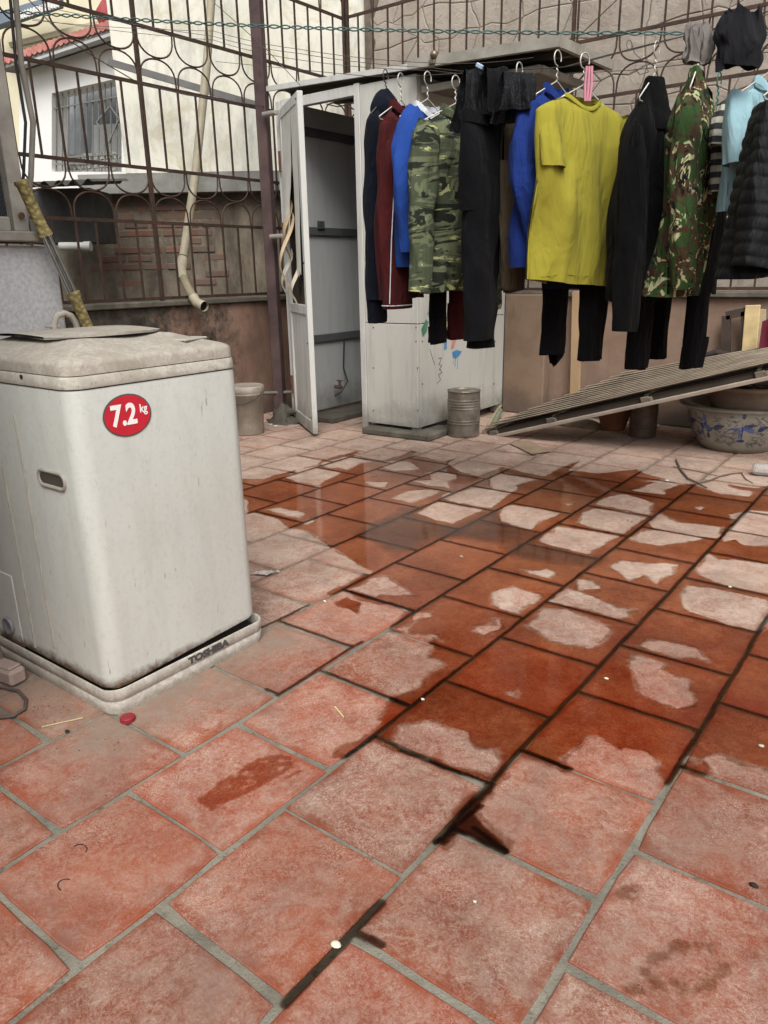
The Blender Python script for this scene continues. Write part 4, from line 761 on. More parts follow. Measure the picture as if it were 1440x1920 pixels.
text('7.2', .068, M_TXT, st_, 'lettering', (MX1 + .0024, 1.022, .742), (0, 1, 0), (0, 0, 1), .0022, .84); text('kg', .028, M_TXT, st_, 'lettering', (MX1 + .0024, 1.077, .752), (0, 1, 0), (0, 0, 1), .0005, .85)
text('TOSHIBA', .0275, M_LET, wm, 'lettering', (MX1 + .0172, 1.187, .0542), (0, 1, 0), (0, 0, 1), .0016, 1.25)
# left side: grip, pressed creases, drain cap
hc = Vector((-1.676, MY0, .597)); M_GRIP = simple('grip_grey', '#9a968b', .5, .15, 20)
def stad(w_, h_, y, n=10): return [(hc.x + sx * (w_ - h_) + h_ * math.cos(a), y, hc.z + h_ * math.sin(a)) for sx, a0 in ((1, -90), (-1, 90)) for a in [R(a0 + 180 * i / n) for i in range(n + 1)]]
b = MB(); loft(b, [stad(.062, .023, MY0 + .002), stad(.062, .023, MY0 - .004), stad(.058, .019, MY0 - .006), stad(.054, .015, MY0 - .003), stad(.05, .012, MY0 + .0005)], False, False); gp = b.build('grip', M_GRIP, wm)
b = MB(); b.poly(stad(.054, .016, MY0 - .0012)); b.build('grip_shade_plate', simple('grip_shade', '#4a463f', .8, .2, 20), gp)  # no hollow is cut; a dark plate stands in for its shade
for xx, z0, z1 in ((-1.80, .11, .74), (-1.905, .08, .6)): b = MB(); b.bar((xx, MY0 + .0014, z0), (xx - .004, MY0 + .0014, z1), .010, .006, bev=.002); b.build('crease_shade', M_GRIP, wm)  # grey strips: the shade of the pressed lines is put into the colour
b = MB(); b.box((-2.04, MY0 + .0012, .17), (.14, .006, .22), None, .002); b.build('side_cover', M_EN, wm)
b = MB(); b.lathe((0, 0, 0), [(.001, .004), (.018, .004), (.021, .008), (.025, .008), (.026, .0)], 24)
b.v = [(-2.03 + v[0], MY0 - .004 - v[2], .115 + v[1]) for v in b.v]; b.build('drain_cap', simple('cap_grey', '#77757a', .5, .2, 20), wm)
b = MB(); b.tube([(-1.741, MY0 + .001, .836), (-1.741, MY0 - .002, .836)], .005, 8); b.build('screw_hole_shade', _mc['machine_shade_black'], wm)  # black disc stands in for the shade inside a screw hole
# hose tap, strength bar, things round the machine
tp = thing('hose_tap', atX(108, 600, -2.78), 'white plastic hose bend with tap behind the washing machine', 'tap'); M_HOSE = simple('hose_cream', '#b9b2a4', .6, .15, 12)
pts = [atX(x, y, -2.74) for x, y in ((101, 625), (102, 605), (107, 592), (120, 587), (133, 592), (142, 605), (148, 625))]; b = MB(); b.tube(pts, .012, 10); b.build('hose_bend', M_HOSE, tp)
b = MB(); b.bar(atX(86, 612, -2.74), atX(112, 612, -2.74), .014, .01, bev=.002); b.build('tap_handle', M_HOSE, tp)
ex_ = thing('twin_rod_bar', atX(172, 620, -2.72), 'steel twin-rod bar with yellowed ridged grips leaning behind the washing machine', 'exercise bar')
def m_gripy():
    n = N('yellow_grip'); p = n.obj(); v = n.vor(n.scale(p, (1, 1, 1)), 62); col = n.mix(n.ramp(v, [(.2, 0.), (.6, 1.)]), hexc('#b3a56b'), hexc('#8c8056')); n.bump(v, .8, .006); return n.done(col, .55)
M_GY = m_gripy(); M_CHR = simple('chrome', '#b8b8b4', .22, .1, 20, metal=.9, bump=.05)
pA, pB, pC, pD = atX(38, 338, -2.73), atX(86, 442, -2.725), atX(136, 548, -2.715), atX(186, 662, -2.70)
b = MB(); b.tube([pA, pA.lerp(pB, .05), pA.lerp(pB, .1), pA.lerp(pB, .85), pA.lerp(pB, .95), pB], [.024, .026, .021, .021, .026, .027], 16); b.build('grip', M_GY, ex_)
b = MB(); b.tube([pC, pC.lerp(pD, .05), pC.lerp(pD, .12), pC.lerp(pD, 1)], [.026, .026, .021, .021], 16); b.build('grip', M_GY, ex_)
side = Vector((0, .011, .006)).normalized() * .0105
for s_ in (-1, 1): b = MB(); b.tube([pA.lerp(pB, .9) + side * s_, pC.lerp(pD, .1) + side * s_], .0085, 10); b.build('rod', M_CHR, ex_)
b = MB(); b.lathe((0, 0, 0), [(.001, .0125), (.0165, .0125), (.018, .011), (.018, .001), (.016, 0), (.001, 0)], 24, False)
for i in range(20): a = 2 * math.pi * i / 20; b.bar((.0178 * math.cos(a), .0178 * math.sin(a), .001), (.0178 * math.cos(a), .0178 * math.sin(a), .011), .0014)
q = atZ(240, 1351); o = b.build('bottle_cap', simple('cap_red', '#8a2a33', .45, .15, 30), None, (0, 0, 0)); o.location = q; tag(o, 'red bottle cap lying at the near corner of the washing machine', 'bottle cap')
q = atZ(22, 1285, .0); ad = MB(); RA = Matrix.Rotation(R(8), 3, 'Z'); ad.box(q + Vector((-.03, .01, .024)), (.095, .05, .046), RA, .008); ad.box(q + Vector((-.03, .01, .05)), (.07, .038, .008), RA, .003); o = ad.build('plastic_adapter', simple('adapter_pink', '#b09a92', .6, .12, 12, dirt='#6d6059', dirtamt=.4)); tag(o, 'dirty pinkish plastic adapter lying by the washing machine', 'adapter')
pts = [atZ(x, y, .006) for x, y in ((-30, 1290), (5, 1288), (35, 1296), (49, 1312), (46, 1330), (25, 1342), (0, 1346), (-30, 1340))]; o = MB().tube(pts, .0045, 8).build('cable_loop', simple('cable_dark', '#57504a', .6, .2, 20)); tag(o, 'dark cable curling out beside the adapter on the tiles', 'cable')

# ================================================================== right-hand clutter
# leaning slatted panel: near-left corner on the floor, right end raised on the pots
pA = atZ(906, 806, .03); pB = atY(1440, 686, 4.28); pF = atY(1188, 696, 5.08); pG = atY(1440, 654, 5.08)
ax = (pB - pA).normalized(); pw = (pF - pA); PWID = pw.length; pw = (pw - ax * pw.dot(ax)).normalized(); pn = ax.cross(pw).normalized()
if pn.z < 0: pn = -pn
PL = (pB - pA).length + .75; LB = (pB - pA).length
pan = thing('slatted_panel', pA, 'dusty slatted metal panel leaning from the floor onto the flower pots', 'panel')
M_SLAT = simple('dusty_slat', '#988b7a', .8, .18, 8, dirt='#6b5f51', dirtamt=.5, dsc=6)
MP = Matrix((ax, pw, pn)).transposed(); ns = 13; sw2 = PWID / ns
def psurf(s_, y_, up=0.): t = s_ / LB; return pA + ax * s_ + ((pF - pA) * (1 - t) + (pG - pB) * t) * (y_ / PWID) + pn * up
for i in range(ns):
    b = MB(); hw_ = sw2 / 2; y0 = sw2 * (i + .5); j_ = rnd.uniform(-.02, .03); w_ = rnd.uniform(-.0015, .0015)
    pr_ = [(-hw_ - .002, .018), (-hw_ + .004, .023), (-hw_ * .2, .014), (hw_ + .004, .003), (hw_ + .004, -.002), (-hw_ * .2, .008)]
    R0 = [psurf(j_, y0 + y_, z_ + w_) for y_, z_ in pr_]; R1_ = [psurf(PL + j_, y0 + y_, z_ - w_) for y_, z_ in pr_]; loft(b, [R0, R1_], True, True, False); b.build('slat', M_SLAT, pan)
b = MB(); b.grid(lambda u_, v_: psurf(.01 + (PL - .02) * u_, .01 + (PWID - .02) * v_, -.0165), 4, 4, False); b.build('gap_shade_sheet', simple('gap_shade', '#3a332c', .95, .2, 9), pan)  # dark sheet added so the gaps between slats read as shaded
M_PFR = simple('panel_frame', '#7b7062', .75, .2, 9, dirt='#4e463d', dirtamt=.5)
b = MB(); b.box(pA + ax * (PL / 2) + pw * .0 - pn * .062, (PL, .022, .022), MP, .003); b.build('frame_rail', simple('rail_pale', '#a3978a', .7, .15, 9), pan)
b = MB(); b.box(pA + ax * (PL / 2) + pw * .022 - pn * .037, (PL - .03, .008, .034), MP); b.build('side_web', simple('web_dark', '#4a423a', .9, .2, 9), pan)
for y_ in (PWID * .5, PWID - .03): b = MB(); b.bar(psurf(.03, y_, -.04), psurf(PL - .03, y_, -.04), .03, .03); b.build('frame_rail', M_PFR, pan)
for s_ in (.06, .50, 1.12, 1.74, 2.2):
    if s_ > PL - .05: continue
    b = MB(); b.bar(psurf(s_, .03, -.03), psurf(s_, PWID - .03, -.03), .022, .045, up=pn); b.build('cross_batten', M_PFR, pan)
    b = MB(); q = pA + ax * s_ + pw * .012 - pn * .036; b.box(q, (.05, .03, .034), MP, .004); b.box(q - pn * .014 + ax * .03, (.02, .034, .05), MP, .004); b.build('bracket', M_PFR, pan)
b = MB(); b.bar(psurf(-.01, 0, -.022), psurf(-.01, PWID, -.022), .012, .04, up=pn); b.build('end_board', M_PFR, pan)
# blue and white pot with smaller pot in it
pc_ = atZ(1428, 862); pc_.z = 0; pc_ = pc_ + FWD * .33
def m_porc():
    n = N('blue_white_porcelain'); p = n.obj(); s0 = n.sep(p); s = [s0[0], s0[1], n.math('ADD', s0[2], .1275)]; ang = n.math('ARCTAN2', s[1], s[0]); cb = n.nd('ShaderNodeCombineXYZ'); n.lk(n.math('MULTIPLY', ang, 2.4), cb.inputs[0]); n.lk(n.math('MULTIPLY', s[2], 11.), cb.inputs[1]); q = cb.outputs[0]
    base = n.ramp(n.noise(p, 6, 5), [(.3, hexc('#827d72')), (.7, hexc('#9c978b'))])
    col = base
    mud = n.ramp(n.math('ADD', n.math('MULTIPLY', s[2], -14.), n.math('MULTIPLY', n.noise(p, 12, 5), 1.2)), [(.0, 0.), (.5, .9)]); col = n.mix(mud, col, hexc('#6b6255'))
    return n.done(col, .28, spec=.5)
pot = thing('porcelain_pot', pc_, 'large blue and white porcelain flower pot under the slatted panel', 'flower pot')
q = pc_
b = MB(); b.lathe(q, [(.001, .004), (.185, .0), (.20, .01), (.215, .03), (.265, .11), (.292, .19), (.297, .235), (.292, .255)], 56); b.build('bowl', m_porc(), pot)
b = MB(); b.lathe(q, [(.292, .252), (.335, .258), (.348, .266), (.346, .276), (.33, .280), (.285, .276), (.276, .262), (.27, .20), (.001, .18)], 56); b.build('rim', simple('pot_rim', '#8f8a7d', .4, .15, 9, dirt='#6d675b', dirtamt=.5), pot)
# painted leaves and wavelets on the bowl, following its profile
BP = [(.03, .215), (.11, .265), (.19, .292), (.235, .297), (.255, .292)]
def bowl(a, h, off=.0012):
    h = min(max(h, .03), .254)
    for (h0, r0), (h1, r1) in zip(BP[:-1], BP[1:]):
        if h <= h1: r = r0 + (r1 - r0) * (h - h0) / (h1 - h0); break
    return q + Vector(((r + off) * math.cos(a), (r + off) * math.sin(a), h))
def leaf(m, a, h, ang, ln, wd, bend=.5):
    L_, R_ = [], []
    for i in range(9):
        t = i / 8; w_ = wd * math.sin(math.pi * min(1, t * 1.02)) ** .8 * (1 - .5 * t); th = ang + bend * t; cx_ = a + (ln * t * math.cos(ang + bend * t * .5)) / .28; cz_ = h + ln * t * math.sin(ang + bend * t * .5)
        L_.append(bowl(cx_ - w_ * math.sin(th) / .28, cz_ + w_ * math.cos(th))); R_.append(bowl(cx_ + w_ * math.sin(th) / .28, cz_ - w_ * math.cos(th)))
    m.add(L_ + R_, [(i, i + 1, 9 + i + 1, 9 + i) for i in range(8)])
acam = math.atan2(-q.y, -q.x); lr = random.Random(5); blue = [MB(), MB()]; wav = MB()
for k in range(9):                                # sprays of leaves round the bowl
    a0 = acam + .12 + k * .68; h0 = .075 + .02 * lr.random()
    for j in range(9): leaf(blue[lr.random() < .4], a0 + lr.uniform(-.10, .10), h0 + .018 * j * lr.uniform(.6, 1), lr.choice((.3, .7, 1.2, 1.9, 2.5, 2.9)) + lr.uniform(-.2, .2), lr.uniform(.035, .075), lr.uniform(.007, .013), lr.uniform(-.9, .9))
    leaf(blue[0], a0 - .03, h0 - .02, 1.5, .14, .004, .2); leaf(blue[1], a0 + .2, h0 + .05, 2.2, .09, .02, 1.2); leaf(blue[0], a0 + .26, h0 + .06, .9, .07, .02, -1.)
    for j in range(70):
        aa = a0 - .40 + lr.uniform(-.22, .22); leaf(wav, aa, .055 + .18 * lr.random(), lr.uniform(-.35, .35), lr.uniform(.025, .045), .0028, lr.choice((-1, 1)) * 1.1)
dec = blue[0].build('painted_leaves', simple('cobalt_dark', '#2b3860', .3, .25, 40, bump=0, spec=.5), pot); blue[1].build('painted_leaves', simple('cobalt_mid', '#4d5f8e', .3, .25, 40, bump=0, spec=.5), pot); wv_ = wav.build('painted_waves', simple('slate_wave', '#5d5a60', .35, .25, 40, bump=0, spec=.5), pot)
wv_['kind'] = 'stuff'
pp = thing('terracotta_pot', q + Vector((0, 0, .18)), 'smaller cream clay pot set inside the blue and white pot', 'flower pot')
b = MB(); b.lathe(q + Vector((.01, .03, .182)), [(.001, .0), (.15, .0), (.165, .02), (.205, .13), (.213, .165), (.226, .172), (.228, .192), (.215, .198), (.20, .192), (.195, .17), (.001, .165)], 48, jit=.012); b.build('bowl', simple('clay_cream', '#a08773', .85, .14, 9, dirt='#6d5b4c', dirtamt=.5), pp)
b = MB()
b.grid(lambda u_, v_: q + Vector((.01, .03, .352)) + Vector((.192 * v_ * math.cos(u_ * 6.283), .192 * v_ * math.sin(u_ * 6.283), .02 * mn.noise((math.cos(u_ * 6.283) * v_ * 6, math.sin(u_ * 6.283) * v_ * 6, 0)))), 40, 10, True, True); b.build('soil', simple('dark_soil', '#2c2723', 1, .5, 60, bump=.6), pp)
# bottle lying by the pot
bt = thing('plastic_bottle', atZ(1424, 890), 'clear plastic bottle end lying on the floor before the big pot', 'bottle'); q = atZ(1432, 880, .035); ga = Vector((.93, .25, 0)).normalized()
n = N('clear_plastic'); n.b.inputs['Transmission Weight'].default_value = .75; n.b.inputs['IOR'].default_value = 1.2; M_CLR = n.done((.86, .88, .87, 1), .12, spec=.5)
prof = [(.001, -.055), (.02, -.055), (.029, -.048), (.033, -.035), (.031, -.02), (.033, -.005), (.033, .05), (.03, .07), (.015, .10), (.0125, .13)]
m = MB(); m.lathe((0, 0, 0), prof, 24); ey = Vector((-ga.y, ga.x, 0)); m.v = [tuple(q + ga * v[2] + ey * v[0] + Vector((0, 0, 1)) * v[1]) for v in m.v]; m.build('bottle_body', M_CLR, bt)
m = MB(); m.lathe((0, 0, 0), [(.0145, .125), (.0145, .142), (.001, .143)], 16); m.v = [tuple(q + ga * v[2] + ey * v[0] + Vector((0, 0, 1)) * v[1]) for v in m.v]; m.build('cap', M_TXT, bt)
# twigs
M_TW = simple('dry_twig', '#6d5d4d', .95, .3, 40)
def twig(pts, r, label):
    q = [atZ(x, y, r + .002) for x, y in pts]; o = MB().tube(q, [r * (1 - .5 * i / len(q)) for i in range(len(q))], 6).build('twig', M_TW); tag(o, label, 'twig', 'dry twigs before the big pot')
twig([(1268, 862), (1276, 880), (1290, 897), (1308, 905), (1325, 915)], .006, 'thick bent dry twig on the floor left of the big pot')
twig([(1308, 906), (1330, 901), (1350, 893), (1372, 888), (1392, 886)], .005, 'straight dark twig on the floor running towards the big pot'); twig([(1262, 875), (1300, 882), (1345, 892)], .0028, 'thin dry twig crossing behind the thick bent one'); twig([(1390, 886), (1398, 898), (1412, 906)], .003, 'tiny forked twig end under the bottle')
# tin drums
def tin(name, px, label, h, r, mat, tilt=0):
    q = atZ(*px); q.z = 0; q = q + FWD * r; t = thing(name, q, label, 'can'); pr = [(.001, .003), (r * .97, .0), (r, .004)]
    for z_ in np.linspace(.02, h - .02, 60):
        rib = .0028 * (1 if any(abs(z_ - c) < .0045 for c in (h * .30, h * .36, h * .62, h * .68, h * .74, h * .80)) else 0); pr.append((r + rib, float(z_)))
    pr += [(r, h - .008), (r + .003, h - .006), (r + .003, h), (r - .002, h), (r - .004, h - .012)]
    b = MB(); b.lathe(q, pr, 40); b.build('body', mat, t); b = MB(); b.lathe(q, [(r - .004, h - .012), (r - .012, h - .016), (.001, h - .016)], 40); b.build('top', mat, t)
    b = MB(); b.lathe(q + Vector((r * .3, -r * .55, h - .016)), [(.012, 0), (.012, .014), (.001, .015)], 12); b.build('knob', mat, t); return t
M_TIN = simple('dull_tin', '#99948a', .42, .2, 9, metal=.55, dirt='#5b4c3c', dirtamt=.6, dsc=8)
tin('tin_can', (872, 822), 'ribbed dull metal tin standing beside the cabin corner', .305, .107, M_TIN)
tin('tin_can', (1212, 822), 'ribbed rusty tin standing in the shade under the slatted panel', .23, .085, simple('rusty_tin', '#5c4d41', .6, .3, 9, metal=.3))
q = atZ(1160, 812); q = q + FWD * .13; b = MB(); b.lathe(q, [(.001, .0), (.075, .0), (.08, .01), (.125, .17), (.135, .172), (.135, .2), (.125, .2), (.118, .175), (.001, .16)], 32, jit=.01); o = b.build('clay_pot', simple('clay_brown', '#7c5138', .9, .2, 9)); tag(o, 'brown clay flower pot in the shade under the slatted panel', 'flower pot')
q = atZ(1105, 806); b = MB(); b.grid(lambda u_, v_: q + FWD * .12 + Vector((.17 * (u_ - .5) * 2 * (1 - .15 * v_), .16 * (v_ - .5), .05 * math.sin(u_ * 3.1) * math.sin(v_ * 3.1) + .02 * mn.noise((u_ * 4, v_ * 4, 3)))), 16, 10); o = b.build('crumpled_sack', simple('sack_brown', '#6a5a4a', .95, .35, 12)); tag(o, 'flattened brown sack lying under the slatted panel', 'sack')
q = atZ(985, 838, .004); b = MB(); b.grid(lambda u_, v_: q + Vector((.26 * (u_ - .5) + .06 * v_, -.2 * (u_ - .5) + .14 * (v_ - .5), .004 + .012 * max(0, mn.noise((u_ * 4, v_ * 3, 8))))), 12, 8); o = b.build('cardboard_sheet', simple('cardboard', '#94806a', .95, .15, 9)); tag(o, 'thin flattened sheet of cardboard at the low corner of the slatted panel', 'cardboard')
for k, (a_, c_, r_, lab) in enumerate((((914, 800), (944, 752), .014, 'pale bamboo stick lying beside the low end of the slatted panel'), ((925, 795), (938, 770), .02, 'greenish offcut of pipe beside the low end of the slatted panel'))):
    o = MB().tube([atZ(*a_, .016), atZ(*c_, .05)], r_, 8).build('stick', simple('stick%d' % k, ('#9c9078', '#747a66')[k], .9, .2, 14)); tag(o, lab, 'stick')
# planks and bits against the right wall
M_WOOD = simple('pale_wood', '#b59a7a', .85, .15, 8, dirt='#85694c', dirtamt=.5)
def plank(px0, px1, w_, Y0, mat, label, name='plank'):
    a = atY(*px0, Y0); c = atY(*px1, Y0); b = MB(); b.bar(a, c, w_, .022, up=(0, 1, 0), bev=.003); o = b.build(name, mat); tag(o, label, 'plank'); return o
plank((1078, 748), (1083, 546), .075, 5.22, M_WOOD, 'upright pale plank leaning on the peach wall under the yellow T-shirt')
plank((1402, 690), (1412, 572), .085, 5.2, simple('bright_wood', '#c8b184', .8, .25, 9), 'light split plank standing at the right edge behind the slatted panel'); plank((1424, 690), (1430, 580), .04, 5.22, simple('grey_wood', '#a5967c', .85, .2, 9), 'narrow greyish plank beside the light split one at the right edge')
fr_ = thing('wooden_crate', atY(1383, 720, 5.22), 'dark wooden crate frame against the wall behind the slatted panel', 'crate'); M_DW = simple('dark_wood', '#453a34', .85, .25, 9)
a, c, d_, e_ = [atY(x, y, 5.22) for x, y in ((1362, 760), (1362, 592), (1398, 584), (1398, 750))]
for u1, u2 in ((a, c), (c, d_), (d_, e_), (a.lerp(c, .35), e_.lerp(d_, .35))): b = MB(); b.bar(u1, u2, .03, .05); b.build('slat', M_DW, fr_)
q = atY(1452, 655, 5.0); b = MB(); b.grid(lambda u_, v_: q + Vector((.16 * (u_ - .5), -.03 + .03 * math.sin(u_ * 9) * v_, -.12 + .28 * v_ + .02 * math.sin(u_ * 5))), 16, 10); o = b.build('maroon_cloth', simple('maroon_cloth', '#5d1f2e', .95, .2, 14)); tag(o, 'maroon cloth hanging at the right edge above the slatted panel', 'cloth')
q = atY(1340, 690, 5.16); b = MB(); b.tube([q + Vector((-.1, 0, .06)), q + Vector((0, 0, .10)), q + Vector((.14, 0, .07))], .02, 8); o = b.build('shoe_rag', simple('rag_dark', '#3b322e', .95, .3, 14)); tag(o, 'dark rag lying on the far edge of the slatted panel', 'rag')
# litter on the tiles
lit = [((793, 1311), .006, '#c9c4b8', 'white crumb in the wet joint in the middle of the floor'), ((630, 1770), .009, '#d8d0ba', 'pale snail shell piece beside the forked wet joint'), ((890, 1690), .004, '#bdb8ae', 'white grain on the dry tile below the spill'), ((1137, 1272), .006, '#dccfae', 'cream chip on the wet tile at the centre right'), ((1415, 1660), .008, '#2e2622', 'black seed on the dusty tile at the lower right'),
       ((1427, 1398), .007, '#b3ab99', 'pale chip on the wet tile at the right edge'), ((865, 1043), .006, '#b5b0a6', 'white speck in the murky puddle'), ((1250, 901), .011, '#d6d0c6', 'white scrap on the floor beside the twigs'), ((126, 1371), .007, '#2c2522', 'dark seed on the tile before the washing machine'), ((609, 1105 + 22), .007, '#cfc7b8', 'tiny pale chip beside the spill left of centre'), ((1368, 1105 - 5), .007, '#d6cdb8', 'pale chip on the grout at the right')]
for (x, y), r_, c_, lab in lit:
    q = atZ(x, y, .0035); b = MB(); sd = rnd.random() * 50; b.grid(lambda u_, v_: q + Vector((r_ * math.sin(v_ * 3.1416) * math.cos(u_ * 6.283) * (1 + .7 * mn.noise((u_ * 3, v_ * 3, sd))), r_ * .7 * math.sin(v_ * 3.1416) * math.sin(u_ * 6.283) * (1 + .5 * mn.noise((u_ * 4, v_, sd))), r_ * .42 * math.cos(v_ * 3.1416))), 10, 6, True, True); o = b.build('crumb', simple('crumb' + c_, c_, .8, .1, 60)); tag(o, lab, 'crumb', 'crumbs and seeds on the tiles')
o = MB().tube([atZ(628, 1325, .003), atZ(644, 1344, .003)], .0022, 5).build('straw', simple('straw', '#c9bd92', .8, .1, 30)); tag(o, 'short pale straw on the dry tile left of the spill', 'straw')
o = MB().tube([atZ(78, 1363, .003), atZ(155, 1346, .003)], .0013, 5).build('straw', _mc['straw']); tag(o, 'long thin straw on the tiles before the washing machine', 'straw')
for k, (cx_, cy_, r_, a0, a1, lab) in enumerate(((150, 1592, 13, -150, 40, 'black curled thread on the lower left tile, upper one'), (125, 1660, 17, 130, 290, 'black curled thread on the lower left tile, lower one'))):
    o = MB().tube([atZ(cx_ + r_ * math.cos(R(a)), cy_ + r_ * .7 * math.sin(R(a)), .0025) for a in np.linspace(a0, a1, 12)], .0008, 5).build('thread', simple('thread_black', '#1c1a18', .8, .1, 30)); tag(o, lab, 'thread', 'curled threads on the tile')
q = atZ(487, 1076, .006); b = MB(); b.grid(lambda u_, v_: q + Vector((.06 * (u_ - .5) + .02 * v_, .05 * (v_ - .5) + .03 * u_, .016 * abs(mn.noise((u_ * 5, v_ * 5, 1))))), 8, 6); o = b.build('wrapper', simple('wrapper_pale', '#b7a9a2', .4, .35, 40)); tag(o, 'crumpled pale wrapper on the floor beside the washing machine', 'wrapper')

# ================================================================== washing lines
def line(name, pts, r, mat, label, sag=0., cat='line'):
    P = []
    for i in range(len(pts) - 1):
        a, c = Vector(pts[i]), Vector(pts[i + 1]); k = 14
        for j in range(k + (1 if i == len(pts) - 2 else 0)): t = j / k; p = a.lerp(c, t); p.z -= sag * 4 * t * (1 - t); P.append(p)
    o = MB().tube(P, r, 6).build(name, mat); tag(o, label, cat); return o
M_ROPE = simple('green_rope', '#4f6b68', .8, .35, 90); M_WIRE = simple('steel_wire', '#5c5650', .5, .2, 30, metal=.5)
ra, rb_ = atD(-120, 12, 3.3), atD(1560, 62, 2.45)
for k in (0, 1):
    P = [ra.lerp(rb_, i / 400) + Vector((0, 0, 0.0046 * math.cos(i * .6 + math.pi * k))) + FWD * (.0105 * math.sin(i * .42 + math.pi * k)) * .2 - Vector((0, 0, .03 * math.sin(math.pi * i / 400))) for i in range(401)]
    o = MB().tube(P, .0023, 5).build('clothes_rope', M_ROPE); tag(o, 'twisted green rope stretched across the yard, %s strand' % ('upper', 'lower')[k], 'rope')
LY, LZ = 2.88, 1.765
line('clothes_wire', [(-4.0, 3.6, 2.32), (-2.3, 2.95, 1.88), (-2.0, LY, 1.825), (-1.33, LY, 1.755), (-1.0, LY, 1.775), (-.6, LY, 1.80), (.6, LY, 2.0)], .0016, M_WIRE, 'steel wire on which the washing hangs')
line('clothes_wire', [atD(390, -5, 6.2), atD(500, 93, 5.4), atD(563, 160, 4.9)], .0022, M_WIRE, 'slack wire running down steeply behind the steel post'); line('clothes_wire', [atD(50, -5, 4.2), atD(117, 67, 4.2), atD(177, 107, 4.3), atD(262, 157, 4.6), atD(350, 178, 5.0), atD(500, 200, 5.6)], .003, M_WIRE, 'dark cable dipping along the left railing to the post')
for k, (y0_, y1_, y2_) in enumerate(((68, 100, 127), (75, 112, 132), (58, 92, 118))): line('clothes_wire', [atD(60, y0_ - 60 + 20 * k, 4.6), atD(400, y0_, 4.9), atD(560, y1_, 4.6), atD(810, y2_, 4.1), atD(1000, y2_ + 8 - 18 * (k == 2), 3.6)], .0014, M_WIRE, 'thin steel wire above the cabin door, %s of three' % ('middle', 'lowest', 'topmost')[k], .01)
line('clothes_wire', [atD(1060, 125, 3.6), atD(1113, 110, 3.4), atD(1237, 78, 3.0), atD(1353, 52, 2.8), atD(1500, 0, 2.5)], .0018, M_WIRE, 'dark wire rising to the upper right across the stone wall'); line('clothes_wire', [atD(1060, 138, 3.7), atD(1180, 132, 3.5), atD(1310, 118, 3.1), atD(1500, 88, 2.7)], .0016, M_WIRE, 'thin wire behind the camouflage jacket on the right')
# wire loop dangling
P = [atD(1180 + 5 * math.cos(t), 84 + 9 * math.sin(t), 3.3) for t in np.linspace(0, 6.2, 14)] + [atD(1190, 100, 3.3), atD(1210, 118, 3.25), atD(1216, 135, 3.2), atD(1200, 140, 3.2), atD(1190, 128, 3.2)]; o = MB().tube(P, .0016, 5).build('wire_loop', M_WIRE); tag(o, 'tangled loop of dark wire beside the black hoodie hanger', 'wire')

# ================================================================== clothes
def cloth(name, c, var=.12, patt=None, rough=.95, weave=420, wr=.45):
    n = N(name); p = n.obj(); c = hexc(c) if isinstance(c, str) else c
    f = n.noise(p, 7, 5, .6); col = n.ramp(f, [(.3, tuple(x * (1 - var) for x in c[:3]) + (1,)), (.7, tuple(min(1, x * (1 + var)) for x in c[:3]) + (1,))])
    if patt: col = patt(n, p, col)
    wv = n.math('ADD', n.math('MULTIPLY', n.noise(n.scale(p, (1, 1, .2)), 15, 3, .5, 1.2), .6), n.math('MULTIPLY', n.noise(n.scale(p, (1, 1, .45)), 6, 3, .5, 1.8), 1.5)); fine = n.noise(p, weave, 2); n.bump(n.math('ADD', wv, n.math('MULTIPLY', fine, .06)), min(1, wr * 1.8), .03)
    n.b.inputs['Sheen Weight'].default_value = .02; n.b.inputs['Sheen Roughness'].default_value = .6
    return n.done(col, rough, spec=.12)
def tiger(n, p, col):
    a = n.noise(n.scale(p, (1, 1, 3.0)), 4.2, 3, .55, 1.4); b_ = n.noise(n.scale(p, (1, 1, 3.4)), 5.2, 3, .55, 1.8)
    col = n.mix(n.ramp(a, [(.47, 0.), (.50, 1.)]), hexc('#454c3a'), hexc('#646a50')); col = n.mix(n.ramp(b_, [(.60, 0.), (.615, 1.)]), col, hexc('#adae78')); c = n.noise(n.scale(p, (1, 1, 3.0)), 4.6, 3, .55, 1.3); return n.mix(n.ramp(c, [(.53, 0.), (.55, 1.)]), col, hexc('#22271e'))
def wood(n, p, col):
    a = n.noise(p, 11, 3, .55, 1.8); b_ = n.noise(n.scale(p, (1.0, 1.1, .9)), 12.5, 3, .55, 2.2); c = n.noise(n.scale(p, (1.1, .9, 1)), 14, 3, .55, 2.4)
    col = n.mix(n.ramp(a, [(.48, 0.), (.495, 1.)]), hexc('#38512c'), hexc('#4d392a')); col = n.mix(n.ramp(b_, [(.565, 0.), (.58, 1.)]), col, hexc('#b9ba8f')); return n.mix(n.ramp(c, [(.58, 0.), (.6, 1.)]), col, hexc('#1d211a'))
def sequin(n, p, col):
    v = n.nd('ShaderNodeTexVoronoi', feature='F1'); n.lk(p, v.inputs['Vector']); v.inputs['Scale'].default_value = 150; return n.mix(n.ramp(v.outputs['Distance'], [(.12, .7), (.18, 0.)]), col, hexc('#6d727c'))
def fold(x, z, sd, fx=9., fz=1.6): a_ = mn.noise((x * fx + .9 * mn.noise((z * 2.2, sd, 0)), z * fz, sd)); return a_ + .5 * mn.noise((x * fx * 2.3 + z * 2.5, z * fz * 1.8, sd + 5)) + .22 * mn.noise((x * fx * 5, z * 5, sd + 8))
